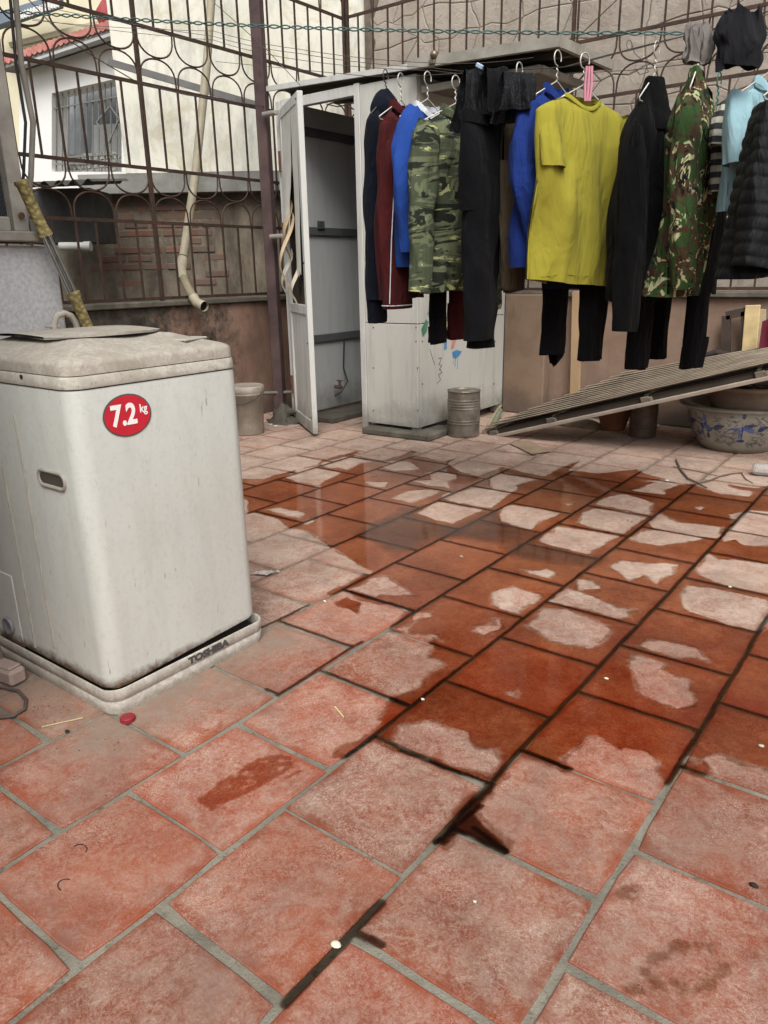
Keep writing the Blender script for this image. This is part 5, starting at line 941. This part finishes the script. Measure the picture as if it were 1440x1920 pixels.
class Frame:                                      # garment axes: x across the shoulders, y through the cloth, z up, origin at the neck
    def __init__(s, px, D, phi, swing=0.):
        s.o = atD(px[0], px[1], D); s.x = (RGT * math.cos(R(phi)) + FWD * math.sin(R(phi))).normalized(); s.y = Vector((-s.x.y, s.x.x, 0)); s.sw = swing; s.px = px
    def loc(s, x, y, dy=0.):                       # garment coordinates of a photo point on the garment's plane
        d = Vector(_ray(x, y)); o_ = Vector((0, 0, CAM_Z)); t = (s.o - o_).dot(s.y) / d.dot(s.y); q = o_ + d * t - s.o; return Vector((q.dot(s.x), dy, q.z))
    def L(s, yb): return -s.loc(s.px[0], yb).z
    def path(s, *pts, dy=-.02): return [s.loc(x, y, dy * i / max(1, len(pts) - 1)) for i, (x, y) in enumerate(pts)]
    def __call__(s, x, y, z): return s.o + s.x * x + s.y * (y + s.sw * z) + Vector((0, 0, z))
def torso(m, F, W, L, neck=.075, drop=.07, hem=None, d=.055, amp=.018, sd=0., scoop=.05, zoff=0., nu=72, nv=64, fx=9., quilt=0, twist=0., flare=0., tiltx=0., hemt=0.):
    hem = hem or W
    def fn(u_, v_):
        a = u_ * 2 * math.pi; zz = L * v_ ** 1.08; t = min(1, zz / drop); sm = t * t * (3 - 2 * t) * .35 + t * .65
        w_ = neck + (W - neck) * sm if zz < drop else W + (hem - W) * ((zz - drop) / (L - drop)) ** 1.4
        dd = .012 + (d - .012) * min(1, zz / .16) ** .7 + flare * v_; ca, sa = math.cos(a), math.sin(a); x = w_ * math.copysign(abs(ca) ** .75, ca); y = dd * math.copysign(abs(sa) ** .85, sa)
        if quilt: y *= 1 + .12 * abs(math.sin(zz / quilt * math.pi)) ** .6; x *= 1 + .015 * abs(math.sin(zz / quilt * math.pi))
        k = min(1, .3 + v_ * 1.2) * amp * 1.35; f = fold(x, zz, sd + (3.3 if sa > 0 else 0), fx); y += k * f * 2.2; x += k * .6 * mn.noise((zz * 5, sd, 2.)) + .012 * mn.noise((zz * 3., sd + 7, (1 if ca > 0 else -1) * 4.))
        sc_ = scoop * math.exp(-(x / max(neck, .03)) ** 2 * .8) * (1 if sa < 0 else .25) * max(0, 1 - v_ * 9)
        if twist: c_, s_ = math.cos(twist * v_), math.sin(twist * v_); x, y = x * c_ - y * s_, x * s_ + y * c_
        zh = (.014 * mn.noise((x * 6, sd, 11.)) - hemt * x) * v_
        return F(x, y, zoff - zz - sc_ + zh + tiltx * x)
    m.grid(fn, nu, nv, True, True); return m
def limb(m, F, path, rad, flat=.55, amp=.012, sd=0., n=28, steps=44, fx=5., quilt=0):
    P = [Vector(p) for p in path]; Ls = [0]
    for a, b_ in zip(P[:-1], P[1:]): Ls.append(Ls[-1] + (b_ - a).length)
    T = Ls[-1]
    def at(t):
        s = t * T
        for i in range(len(P) - 1):
            if s <= Ls[i + 1] + 1e-9: k = (s - Ls[i]) / (Ls[i + 1] - Ls[i]); k2 = k; return P[i].lerp(P[i + 1], k2)
        return P[-1]
    def rd(t):
        s = t * (len(rad) - 1); i = min(int(s), len(rad) - 2); return rad[i] + (rad[i + 1] - rad[i]) * (s - i)
    def smooth(t): return (at(max(0, t - .06)) + at(t) + at(min(1, t + .06))) / 3
    def fn(u_, v_):
        c = smooth(v_); d = (smooth(min(1, v_ + .02)) - smooth(max(0, v_ - .02))).normalized(); ex = Vector((0, 1, 0)).cross(d).normalized(); a = u_ * 2 * math.pi; r = rd(v_); s = v_ * T
        if quilt: r *= 1 + .06 * abs(math.sin(s / quilt * math.pi)) ** .6 - .03
        f = 1 + min(.22, amp / r * 1.5) * 1.25 * (mn.noise((math.cos(a) * 1.6, math.sin(a) * 1.6, s * 7 + sd)) + .6 * mn.noise((math.cos(a) * fx * .6, math.sin(a) * fx * .6, s * 2.5 + sd)))
        q = c + ex * (r * f * math.cos(a)) + Vector((0, 1, 0)) * (r * flat * f * math.sin(a)); return F(q.x, q.y, q.z)
    m.grid(fn, n, steps, True, True); return m
def band(m, F, W, d, z0, z1, sd=0.):              # a hem band or waistband
    m.grid(lambda u_, v_: F((W + .003) * math.copysign(abs(math.cos(u_ * 6.283)) ** .75, math.cos(u_ * 6.283)), (d + .003) * math.sin(u_ * 6.283), z0 + (z1 - z0) * v_), 48, 2, True, True)
def collar(m, F, r=.075, z=0., d=.03, h=.022, dip=.045): 
    m.grid(lambda u_, v_: F((r + .0015 * math.sin(v_ * 3.14) - .006 * v_) * math.cos(u_ * 6.283), (d + .0015 * math.sin(v_ * 3.14) - .004 * v_) * math.sin(u_ * 6.283), z + h * v_ - .008 - dip * (.5 - .5 * math.sin(u_ * 6.283)) * (1 - abs(math.cos(u_ * 6.283)) ** 2)), 40, 4, True, True)
M_HANG = simple('hanger_wire', '#c9c5bb', .35, .1, 30, metal=.4); M_HGRN = simple('hanger_green', '#2f6b58', .5, .1, 30); M_HPNK = simple('hanger_pink', '#c98a9a', .5, .1, 30)
def hanger(F, W, label, mat=None, hook=.105, drop=.075, name='wire_hanger'):
    mat = mat or M_HANG; t = thing(name, F(0, 0, .02), label, 'hanger', 'hangers on the washing line'); r = .0026
    b = MB(); b.tube([F(0, 0, .035), F(W, 0, .02 - drop), F(W - .01, 0, .012 - drop)], r, 6); b.tube([F(0, 0, .035), F(-W, 0, .02 - drop), F(-W + .01, 0, .012 - drop)], r, 6); b.tube([F(-W + .01, 0, .012 - drop), F(W - .01, 0, .012 - drop)], r, 6); b.build('shoulder_wire', mat, t)
    h = [F(.003 * math.sin(i * 1.4), .003 * math.cos(i * 1.4), .035 + .05 * i / 10) for i in range(11)]; cz = .085 + .025
    h += [F(-.024 * math.cos(a) + .0, 0, cz + .026 * math.sin(a)) for a in np.linspace(-.9, math.pi + .3, 14)]
    b = MB(); b.tube(h, r, 6); b.build('hook', mat, t); return t
def garment(name, F, label, cat, mat): t = thing(name, F(0, 0, -.4), label, cat, 'washing on the lines'); return t

# --- yellow T-shirt
F = Frame((1093, 180), 3.0, 36); M = cloth('yellow_jersey', '#958d34', .08, wr=.25)
t = garment('t_shirt', F, 'mustard yellow short-sleeved T-shirt on a hanger, the brightest piece of washing', 't-shirt', M)
torso(MB(), F, .234, F.L(530), .10, .065, .228, .05, .015, 1.3, fx=8, scoop=.035, hemt=.07).build('torso', M, t)
limb(MB(), F, F.path((1034, 205), (1024, 250), (1019, 318), dy=-.045), [.025, .05, .05], .7, .014, 4).build('sleeve', M, t); limb(MB(), F, [(.19, 0, -.06), (.225, .0, -.14), (.232, .01, -.30)], [.075, .08, .085], .5, .008, 8).build('sleeve', M, t)
b = MB(); collar(b, F, .098, -.004, .03, .014, .04); b.build('collar', M, t); b = MB(); b.tube([F(.208 * math.cos(a), .0655 * math.sin(a), -F.L(530) + .03 + .004 * math.sin(a * 5)) for a in np.linspace(0, 6.283, 60)], .0012, 4); b.build('hem_stitch', cloth('yellow_seam', '#97892a'), t)
hanger(F, .20, 'white wire hanger holding the yellow T-shirt'); 
q = atD(1103, 160, 2.99); b = MB(); [b.tube([q + RGT * (.009 * k) + Vector((0, 0, .06)), q + RGT * (.012 * k), q + RGT * (.008 * k) + Vector((0, 0, -.05))], .005, 6) for k in (-1, 0, 1)]; o = b.build('clothes_peg', M_HPNK); tag(o, 'pink plastic peg clipped above the yellow T-shirt collar', 'peg')
# --- royal blue shirt behind it
F = Frame((1043, 172), 3.14, 46); M = cloth('royal_blue', '#1d3272', .1)
t = garment('long_sleeve_shirt', F, 'royal blue long-sleeved shirt hanging behind the yellow T-shirt', 'shirt', M)
torso(MB(), F, .22, F.L(498), .08, .08, .225, .055, .018, 2.1).build('torso', M, t); limb(MB(), F, F.path((1000, 200), (975, 280), (968, 340), (986, 462), dy=-.05), [.06, .07, .065, .045], .6, .013, 3).build('sleeve', M, t); limb(MB(), F, [(.20, 0, -.06), (.24, 0, -.2), (.25, 0, -.60)], [.07, .07, .05], .6, .013, 5).build('sleeve', M, t); b = MB(); collar(b, F, .08, 0, .035, .03); b.build('collar', M, t)
limb(MB(), F, [F.loc(988, 446, -.04), F.loc(990, 465, -.04)], [.049, .047], .6, .003, 3, steps=4).build('cuff', M, t)
hanger(F, .2, 'white wire hanger holding the royal blue shirt')
# --- olive brown trousers
def trousers(F, label, mat, W=.17, L=.95, d=.045, sd=0., leg=(.10, .075), spread=.07, cut=0., name='trousers', piping=None):
    t = garment(name, F, label, 'trousers', mat); torso(MB(), F, W, .34, W * .93, .03, spread * 1.03 + leg[0] * .93, d, .010, sd, 0., nv=24).build('hips', mat, t)
    for s_ in (-1, 1):
        limb(MB(), F, [(s_ * spread * 1.05, s_ * .012, -.20), (s_ * spread, s_ * .012, -.45), (s_ * spread * .9 + cut * s_, s_ * .014, -.72), (s_ * spread * .85 + cut * s_, s_ * .012, -L - .02 * s_)], [leg[0], leg[0] * .97, leg[0] * .86, leg[1]], .5, .013, sd + s_ * 3).build('leg', mat, t)
        if piping: b = MB(); b.tube([F(s_ * (spread + leg[0]) * .98, s_ * .0, -.1 - .08 * i) for i in range(10)], .004, 5); b.build('piping', piping, t)
    b = MB(); band(b, F, W, d * .62, -.04, .0); b.build('waistband', mat, t); return t
F = Frame((972, 192), 3.22, 52); M = cloth('olive_brown', '#4c4335', .12); trousers(F, 'olive-brown trousers folded on a hanger between black trousers and blue shirt', M, .12, F.L(490), .05, 5., (.075, .06), .045); hanger(F, .16, 'white wire hanger tilted above the olive-brown trousers')
# --- black trousers with a straight leg, nearest of the left group
F = Frame((908, 218), 3.14, 56); M_BLK2 = cloth('black_cotton', '#0e0e11', .15, wr=.35); trousers(F, 'black straight trousers hanging in front of the tiger camouflage jacket', M_BLK2, .165, F.L(648), .05, 2., (.108, .09), .04)
# --- sequinned scarf and dark knit over the wire above the trousers
def drape(name, px, D, w_, h_, label, mat, sd, phi=25, cat='scarf'):
    F = Frame(px, D, phi); b = MB()
    def fn(u_, v_):
        a = (v_ - .5) * 2; zz = -abs(a) ** 1.15 * h_ * (1 if a > 0 else .8); x = (u_ - .5) * w_ * (1 - .3 * (1 - abs(a)) + .12 * mn.noise((zz * 12, sd, u_ * 3))); y = math.copysign(min(1, abs(a) * 3) ** .5, a) * (.02 + .02 * abs(a)); f = fold(x, zz, sd, 18, 3) * .045 * (.4 + abs(a)); return F(x + .01 * mn.noise((zz * 9, sd, 1)), y + f, zz + .012 * mn.noise((x * 14, sd, 3)))
    b.grid(fn, 40, 60); o = b.build(name, mat); tag(o, label, cat, 'washing on the lines'); return o
M_SEQ = cloth('black_sequins', '#101114', .15, sequin, .6); M_KNIT = cloth('dark_knit', '#121316', .25)
drape('scarf', (893, 128), 3.1, .14, .20, 'black sequinned scarf over the wire above the tiger camouflage jacket', M_SEQ, 1.); drape('scarf', (970, 135), 3.0, .16, .16, 'black sequinned scarf with silver dots right of the dark knit', M_SEQ, 4., 15); drape('knit_cap', (930, 128), 3.05, .13, .18, 'dark knitted cap draped between the two sequinned scarves', M_KNIT, 8., 30, 'cap')
q = atD(899, 124, 3.09); b = MB(); b.box(q, (.03, .012, .016), Matrix.Rotation(R(30), 3, 'Y'), .003); o = b.build('clothes_peg', simple('peg_blue', '#9fb4c9', .5, .1, 20)); tag(o, 'pale blue peg on top of the left sequinned scarf', 'peg')
# --- tiger camouflage jacket
F = Frame((854, 212), 3.4, 44); M = cloth('tiger_camouflage', '#4c5440', .1, tiger, .75, wr=.35)
t = garment('camouflage_jacket', F, 'olive tiger-striped camouflage jacket left of the black trousers', 'jacket', M)
torso(MB(), F, .235, F.L(545), .08, .085, .235, .06, .018, 6.2).build('torso', M, t); limb(MB(), F, F.path((806, 232), (788, 280), (776, 400), (764, 555), dy=-.07), [.05, .065, .058, .05], .7, .014, 2).build('sleeve', M, t); limb(MB(), F, [(.21, 0, -.07), (.26, 0, -.2), (.27, 0, -.80)], [.075, .08, .055], .6, .014, 7).build('sleeve', M, t); b = MB(); collar(b, F, .085, 0, .04, .035); b.build('collar', M, t)
hanger(F, .21, 'white wire hanger holding the tiger camouflage jacket')
# dark legs that show under it
F = Frame((822, 330), 3.46, 40); trousers(F, 'black trousers whose hem shows under the tiger camouflage jacket', M_BLK2, .11, F.L(598), .04, 9., (.05, .05), .01)
F = Frame((858, 330), 3.52, 40); trousers(F, 'dark red trousers whose hem peeps out beside the black straight trousers', cloth('dark_red', '#43191c', .12), .10, F.L(570), .04, 11., (.045, .05), .012)
# --- blue raglan shirt with white piping
F = Frame((802, 203), 3.5, 50); M = cloth('raglan_blue', '#26468f', .08, wr=.3); MW = cloth('white_trim', '#c9ccd0', .05); 
t = garment('raglan_shirt', F, 'bright blue long-sleeved raglan shirt with white piping on the left', 'shirt', M)
torso(MB(), F, .20, F.L(500), .085, .08, .19, .05, .010, 3.7).build('torso', cloth('raglan_dark', '#22407f', .08), t); limb(MB(), F, F.path((785, 215), (762, 250), (752, 330), (750, 480), dy=-.05), [.055, .08, .07, .045], .62, .010, 2).build('sleeve', M, t); limb(MB(), F, [(.12, 0, -.03), (.2, 0, -.12), (.24, 0, -.7)], [.06, .08, .05], .6, .010, 4).build('sleeve', M, t)
b = MB(); collar(b, F, .088, 0, .038, .026); b.build('collar', MW, t)
b = MB(); b.tube([F(*F.loc(x, y, d_)) for x, y, d_ in ((815, 210, -.05), (795, 228, -.075), (775, 262, -.09), (764, 285, -.085))], .004, 6); b.tube([F(*F.loc(x, y, d_)) for x, y, d_ in ((763, 285, -.06), (762, 340, -.06), (764, 400, -.055))], .011, 6, flat=.5); b.tube([F(*F.loc(x, y, d_)) for x, y, d_ in ((760, 370, -.09), (752, 420, -.09), (746, 480, -.085))], .0028, 6); b.build('piping', MW, t)
hanger(F, .19, 'white wire hanger holding the blue raglan shirt')
# --- maroon tracksuit jacket and navy jacket, edge on
F = Frame((752, 204), 3.6, 58); M = cloth('maroon_jersey', '#46191a', .1)
t = garment('track_jacket', F, 'maroon tracksuit jacket with white piping and cuff line, far left', 'jacket', M)
torso(MB(), F, .18, F.L(560), .08, .09, .18, .05, .012, 8.1).build('torso', M, t); limb(MB(), F, F.path((735, 225), (726, 300), (724, 430), (727, 585), dy=-.05), [.07, .08, .09, .092], .55, .010, 12).build('sleeve', M, t); b = MB(); collar(b, F, .08, 0, .04, .035); b.build('collar', M, t)
b = MB(); b.tube([F(F.loc(727, 572).x - .094 * math.cos(a), -.05 - .054 * math.sin(a), F.loc(727, 572).z) for a in np.linspace(0, 6.283, 30)], .003, 5); b.tube([F(*F.loc(x, y, -.075)) for x, y in ((725, 230), (712, 330), (706, 450), (703, 570))], .0025, 5); b.build('piping', MW, t); hanger(F, .18, 'white wire hanger holding the maroon tracksuit jacket')
F = Frame((724, 196), 3.68, 62); M = cloth('navy_fleece', '#10141f', .15); t = garment('hooded_jacket', F, 'dark navy hooded jacket at the far left end of the washing', 'jacket', M)
torso(MB(), F, .14, F.L(560), .07, .08, .14, .06, .012, 9.4).build('torso', M, t); limb(MB(), F, F.path((720, 215), (714, 300), (712, 430), (718, 612), dy=.03), [.06, .075, .07, .065], .6, .012, 14).build('sleeve', M, t)
b = MB(); b.grid(lambda u_, v_: F(.085 * math.cos(u_ * 6.283) * math.sin(v_ * 2.6 + .3) - .01, .06 * math.sin(u_ * 6.283) * math.sin(v_ * 2.6 + .3), .055 - .16 * v_ + .012 * mn.noise((u_ * 5, v_ * 4, 3))), 28, 14, True, True); b.build('hood', M, t); hanger(F, .14, 'dark wire hanger of the navy hooded jacket', M_WIRE)
# --- black leggings and navy hem under the yellow shirt
F = Frame((1052, 330), 3.24, 24); trousers(F, 'black leggings hanging below the hem of the yellow T-shirt', M_BLK2, .11, F.L(655), .04, 15., (.062, .055), .012); F = Frame((1098, 250), 3.12, 40); t = garment('vest', F, 'dark navy vest whose hem shows under the yellow T-shirt', 'vest', M); torso(MB(), F, .17, F.L(541), .1, .08, .17, .04, .01, 4.4).build('torso', cloth('navy_cotton', '#161a30', .12), t); F2 = F
for s_ in (-1, 1): b = MB(); b.tube([F(s_ * .085, 0, -.02), F(s_ * .075, 0, .06), F(s_ * .03, 0, .10)], .014, 8, flat=.4); b.build('strap', _mc.get('x') or cloth('navy_strap', '#161a30', .12), t)
# --- black hoodie
F = Frame((1226, 160), 2.95, 50); M = cloth('black_fleece', '#070708', .2, wr=.4); t = garment('hoodie', F, 'big black hooded sweater between the yellow T-shirt and the woodland camouflage', 'sweater', M)
torso(MB(), F, .20, F.L(560), .05, .2, .19, .06, .02, 7.7, scoop=0).build('torso', M, t)
limb(MB(), F, F.path((1196, 240), (1180, 330), (1168, 460), (1152, 628), dy=-.04), [.06, .08, .085, .06], .6, .016, 17).build('sleeve', M, t); limb(MB(), F, F.path((1245, 240), (1252, 330), (1240, 560), dy=.02), [.06, .075, .05], .6, .014, 19).build('sleeve', M, t)
b = MB(); b.grid(lambda u_, v_: F(.075 * math.cos(u_ * 6.283) * (.55 + .75 * v_), .065 * math.sin(u_ * 6.283) * (.5 + .7 * v_), .02 - .17 * v_ + .012 * mn.noise((u_ * 5, v_ * 4, 13))), 28, 14, True, True); b.build('hood', M, t)
hanger(F, .12, 'white twisted wire hanger holding the black hoodie', hook=.12)
F = Frame((1222, 330), 3.0, 30); trousers(F, 'black tracksuit trousers, the lowest hanging piece, below the black hoodie', M, .10, F.L(684), .05, 21., (.065, .05), .012); F = Frame((1264, 330), 3.12, 30); trousers(F, 'black shorts with a ragged hem right of the black tracksuit trousers', M, .07, F.L(600), .04, 23., (.045, .035), .015, name='shorts'); F = Frame((1128, 330), 3.1, 30); trousers(F, 'black trousers with rolled hems left of the black tracksuit trousers', M, .10, F.L(612), .05, 26., (.065, .05), .02)
# --- woodland camouflage jacket
F = Frame((1308, 140), 2.85, 58); M = cloth('woodland_camouflage', '#4a5a36', .1, wood, .85); t = garment('camouflage_jacket', F, 'green and brown woodland camouflage jacket right of the black hoodie', 'jacket', M)
torso(MB(), F, .13, F.L(548), .035, .16, .15, .07, .022, 5.1, scoop=0, fx=12).build('torso', M, t); limb(MB(), F, F.path((1295, 180), (1275, 280), (1262, 420), (1254, 545), dy=-.05), [.05, .065, .066, .055], .7, .016, 27).build('sleeve', M, t); limb(MB(), F, F.path((1315, 180), (1328, 280), (1322, 500), dy=.0), [.05, .06, .05], .7, .016, 29).build('sleeve', M, t); b = MB(); collar(b, F, .04, 0, .03, .03); b.build('collar', M, t)
hanger(F, .1, 'wire hanger gathered into the woodland camouflage jacket')
# --- dark T-shirt and black trousers behind
F = Frame((1342, 215), 3.02, 50); M = cloth('charcoal_jersey', '#101012', .2); t = garment('t_shirt', F, 'charcoal T-shirt behind the pale blue one, under a green hanger', 't-shirt', M); torso(MB(), F, .2, .62, .08, .08, .19, .045, .012, 3.3).build('torso', M, t)
for s_ in (-1, 1): limb(MB(), F, [(s_ * .17, 0, -.06), (s_ * .205, 0, -.15), (s_ * .21, 0, -.28)], [.07, .075, .078], .5, .008, 31 + s_).build('sleeve', M, t)
hanger(F, .18, 'green plastic-coated hanger holding the charcoal T-shirt', M_HGRN); F = Frame((1334, 330), 2.98, 32); trousers(F, 'black trousers hanging right of the woodland camouflage jacket', M_BLK2, .10, F.L(632), .045, 33., (.055, .058), .01)
# --- pale blue T-shirt, striped shirt, quilted jacket
F = Frame((1372, 186), 2.82, 52); M = cloth('striped_cotton', '#b5b2a4', .1, lambda n, p, col: n.mix(n.ramp(n.math('FRACT', n.math('MULTIPLY', n.sep(p)[2], 26.)), [(.48, 0.), (.52, 1.)]), col, hexc('#3c3c3e'))); t = garment('striped_top', F, 'small cream and dark striped top behind the pale blue T-shirt', 'top', M); torso(MB(), F, .1, .30, .06, .05, .09, .04, .01, 2.3).build('torso', M, t)
for s_ in (-1, 1): limb(MB(), F, [(s_ * .07, 0, -.04), (s_ * .105, 0, -.10), (s_ * .11, 0, -.16)], [.045, .05, .05], .5, .006, 41 + s_).build('sleeve', M, t)
F = Frame((1440, 158), 2.68, 40); M = cloth('pale_blue_jersey', '#93b6bf', .06, wr=.3); t = garment('t_shirt', F, 'pale blue T-shirt on a white hanger at the right edge', 't-shirt', M)
torso(MB(), F, .19, F.L(400), .08, .09, .17, .05, .010, 9.3).build('torso', M, t); limb(MB(), F, F.path((1392, 190), (1378, 230), (1366, 315), dy=-.04), [.06, .068, .07], .7, .008, 43).build('sleeve', M, t); limb(MB(), F, [(.18, 0, -.08), (.21, 0, -.15), (.22, 0, -.32)], [.075, .08, .08], .5, .008, 45).build('sleeve', M, t); b = MB(); collar(b, F, .085, 0, .035, .024); b.build('collar', M, t); hanger(F, .2, 'white wire hanger holding the pale blue T-shirt at the right edge')
F = Frame((1505, 150), 2.42, 30); M = cloth('black_nylon', '#0c0c0e', .15, rough=.5, wr=.35); t = garment('quilted_jacket', F, 'black quilted down jacket cut by the right edge of the picture', 'jacket', M)
torso(MB(), F, .19, F.L(515), .07, .12, .25, .08, .008, 6.6, scoop=0, quilt=.036, nv=120).build('torso', M, t)
limb(MB(), F, F.path((1452, 195), (1432, 280), (1408, 380), (1378, 512), dy=-.06), [.055, .068, .072, .066], .8, .010, 51, steps=110, quilt=.036).build('sleeve', M, t); limb(MB(), F, F.path((1560, 195), (1580, 300), (1600, 510), dy=0), [.07, .08, .075], .8, .010, 53, steps=110, quilt=.036).build('sleeve', M, t); b = MB(); collar(b, F, .08, 0, .05, .06, .02); b.build('collar', M, t); hanger(F, .17, 'hanger inside the black quilted jacket')
# --- socks and dark boxers pegged to the green rope
def bundle(name, px, D, label, cat, mat, w_, h_, sd):
    F = Frame(px, D, 12); b = MB()
    b.grid(lambda u_, v_: F(w_ * (.75 + .35 * math.sin(v_ * 2.6)) * math.cos(u_ * 6.283) * (1 + .42 * mn.noise((math.cos(u_ * 6.283) * 1.8, math.sin(u_ * 6.283) * 1.8, v_ * 3 + sd))), w_ * .42 * math.sin(u_ * 6.283) * (1 + .8 * mn.noise((math.cos(u_ * 6.283) * 2.5, math.sin(u_ * 6.283) * 2.5, v_ * 2 + sd + 4))), .02 - h_ * v_ + .022 * mn.noise((u_ * 7, v_ * 2, sd))), 44, 26, True, True); o = b.build(name, mat); tag(o, label, cat, 'small washing on the green rope'); return o
bundle('socks', (1312, 62), 2.5, 'grey and white socks bunched on the green rope', 'socks', cloth('sock_grey', '#77726e', .15, lambda n, p, col: n.mix(n.ramp(n.noise(n.scale(p, (1, 1, .5)), 22, 3, .6, 1.), [(.5, 0.), (.56, 1.)]), col, hexc('#3a3836'))), .045, .10, 2.)
bundle('dark_shorts', (1392, 34), 2.46, 'dark grey shorts bunched on the green rope at the top right', 'shorts', cloth('slate_cotton', '#1f1f23', .2), .068, .145, 6.)

# --- grit, dust crumbs and leaf bits swept against the walls
gr_ = MB(); gr = random.Random(11)
for i in range(1500):
    t = gr.random()
    if t < .34: x, y = W1X + .03 + abs(gr.gauss(0, .22)), gr.uniform(2.6, 5.0)
    elif t < .62: x, y = gr.uniform(-2.7, .4), W2Y - .13 - abs(gr.gauss(0, .35))
    elif t < .76: a = gr.uniform(0, 6.28); x, y = -2.6 + gr.gauss(0, .35), 4.1 + gr.gauss(0, .18)
    elif t < .86: x, y = gr.uniform(-2.3, -1.4), .84 - abs(gr.gauss(0, .07))
    else: x, y = gr.uniform(-3, .3), gr.uniform(.6, 4.4)
    r = gr.choice((.0012, .0018, .0025, .004 if y > 3 else .002)); a = gr.uniform(0, 6.28); q = Vector((x, y, .0008)); e1 = Vector((math.cos(a), math.sin(a), 0)) * r; e2 = Vector((-math.sin(a), math.cos(a), 0)) * r * gr.uniform(.4, 1)
    gr_.add([q - e1, q + e2, q + e1 * 1.1, q - e2, q + Vector((0, 0, r * .9)) + e1 * .2], [(0, 1, 4), (1, 2, 4), (2, 3, 4), (3, 0, 4)])
o = gr_.build('grit', simple('grit', '#5a5046', .95, .6, 300, bump=0), None, (0, 0, 0)); tag(o, 'fine grit and dust crumbs scattered on the tiles and along the walls', 'grit', None, 'stuff')
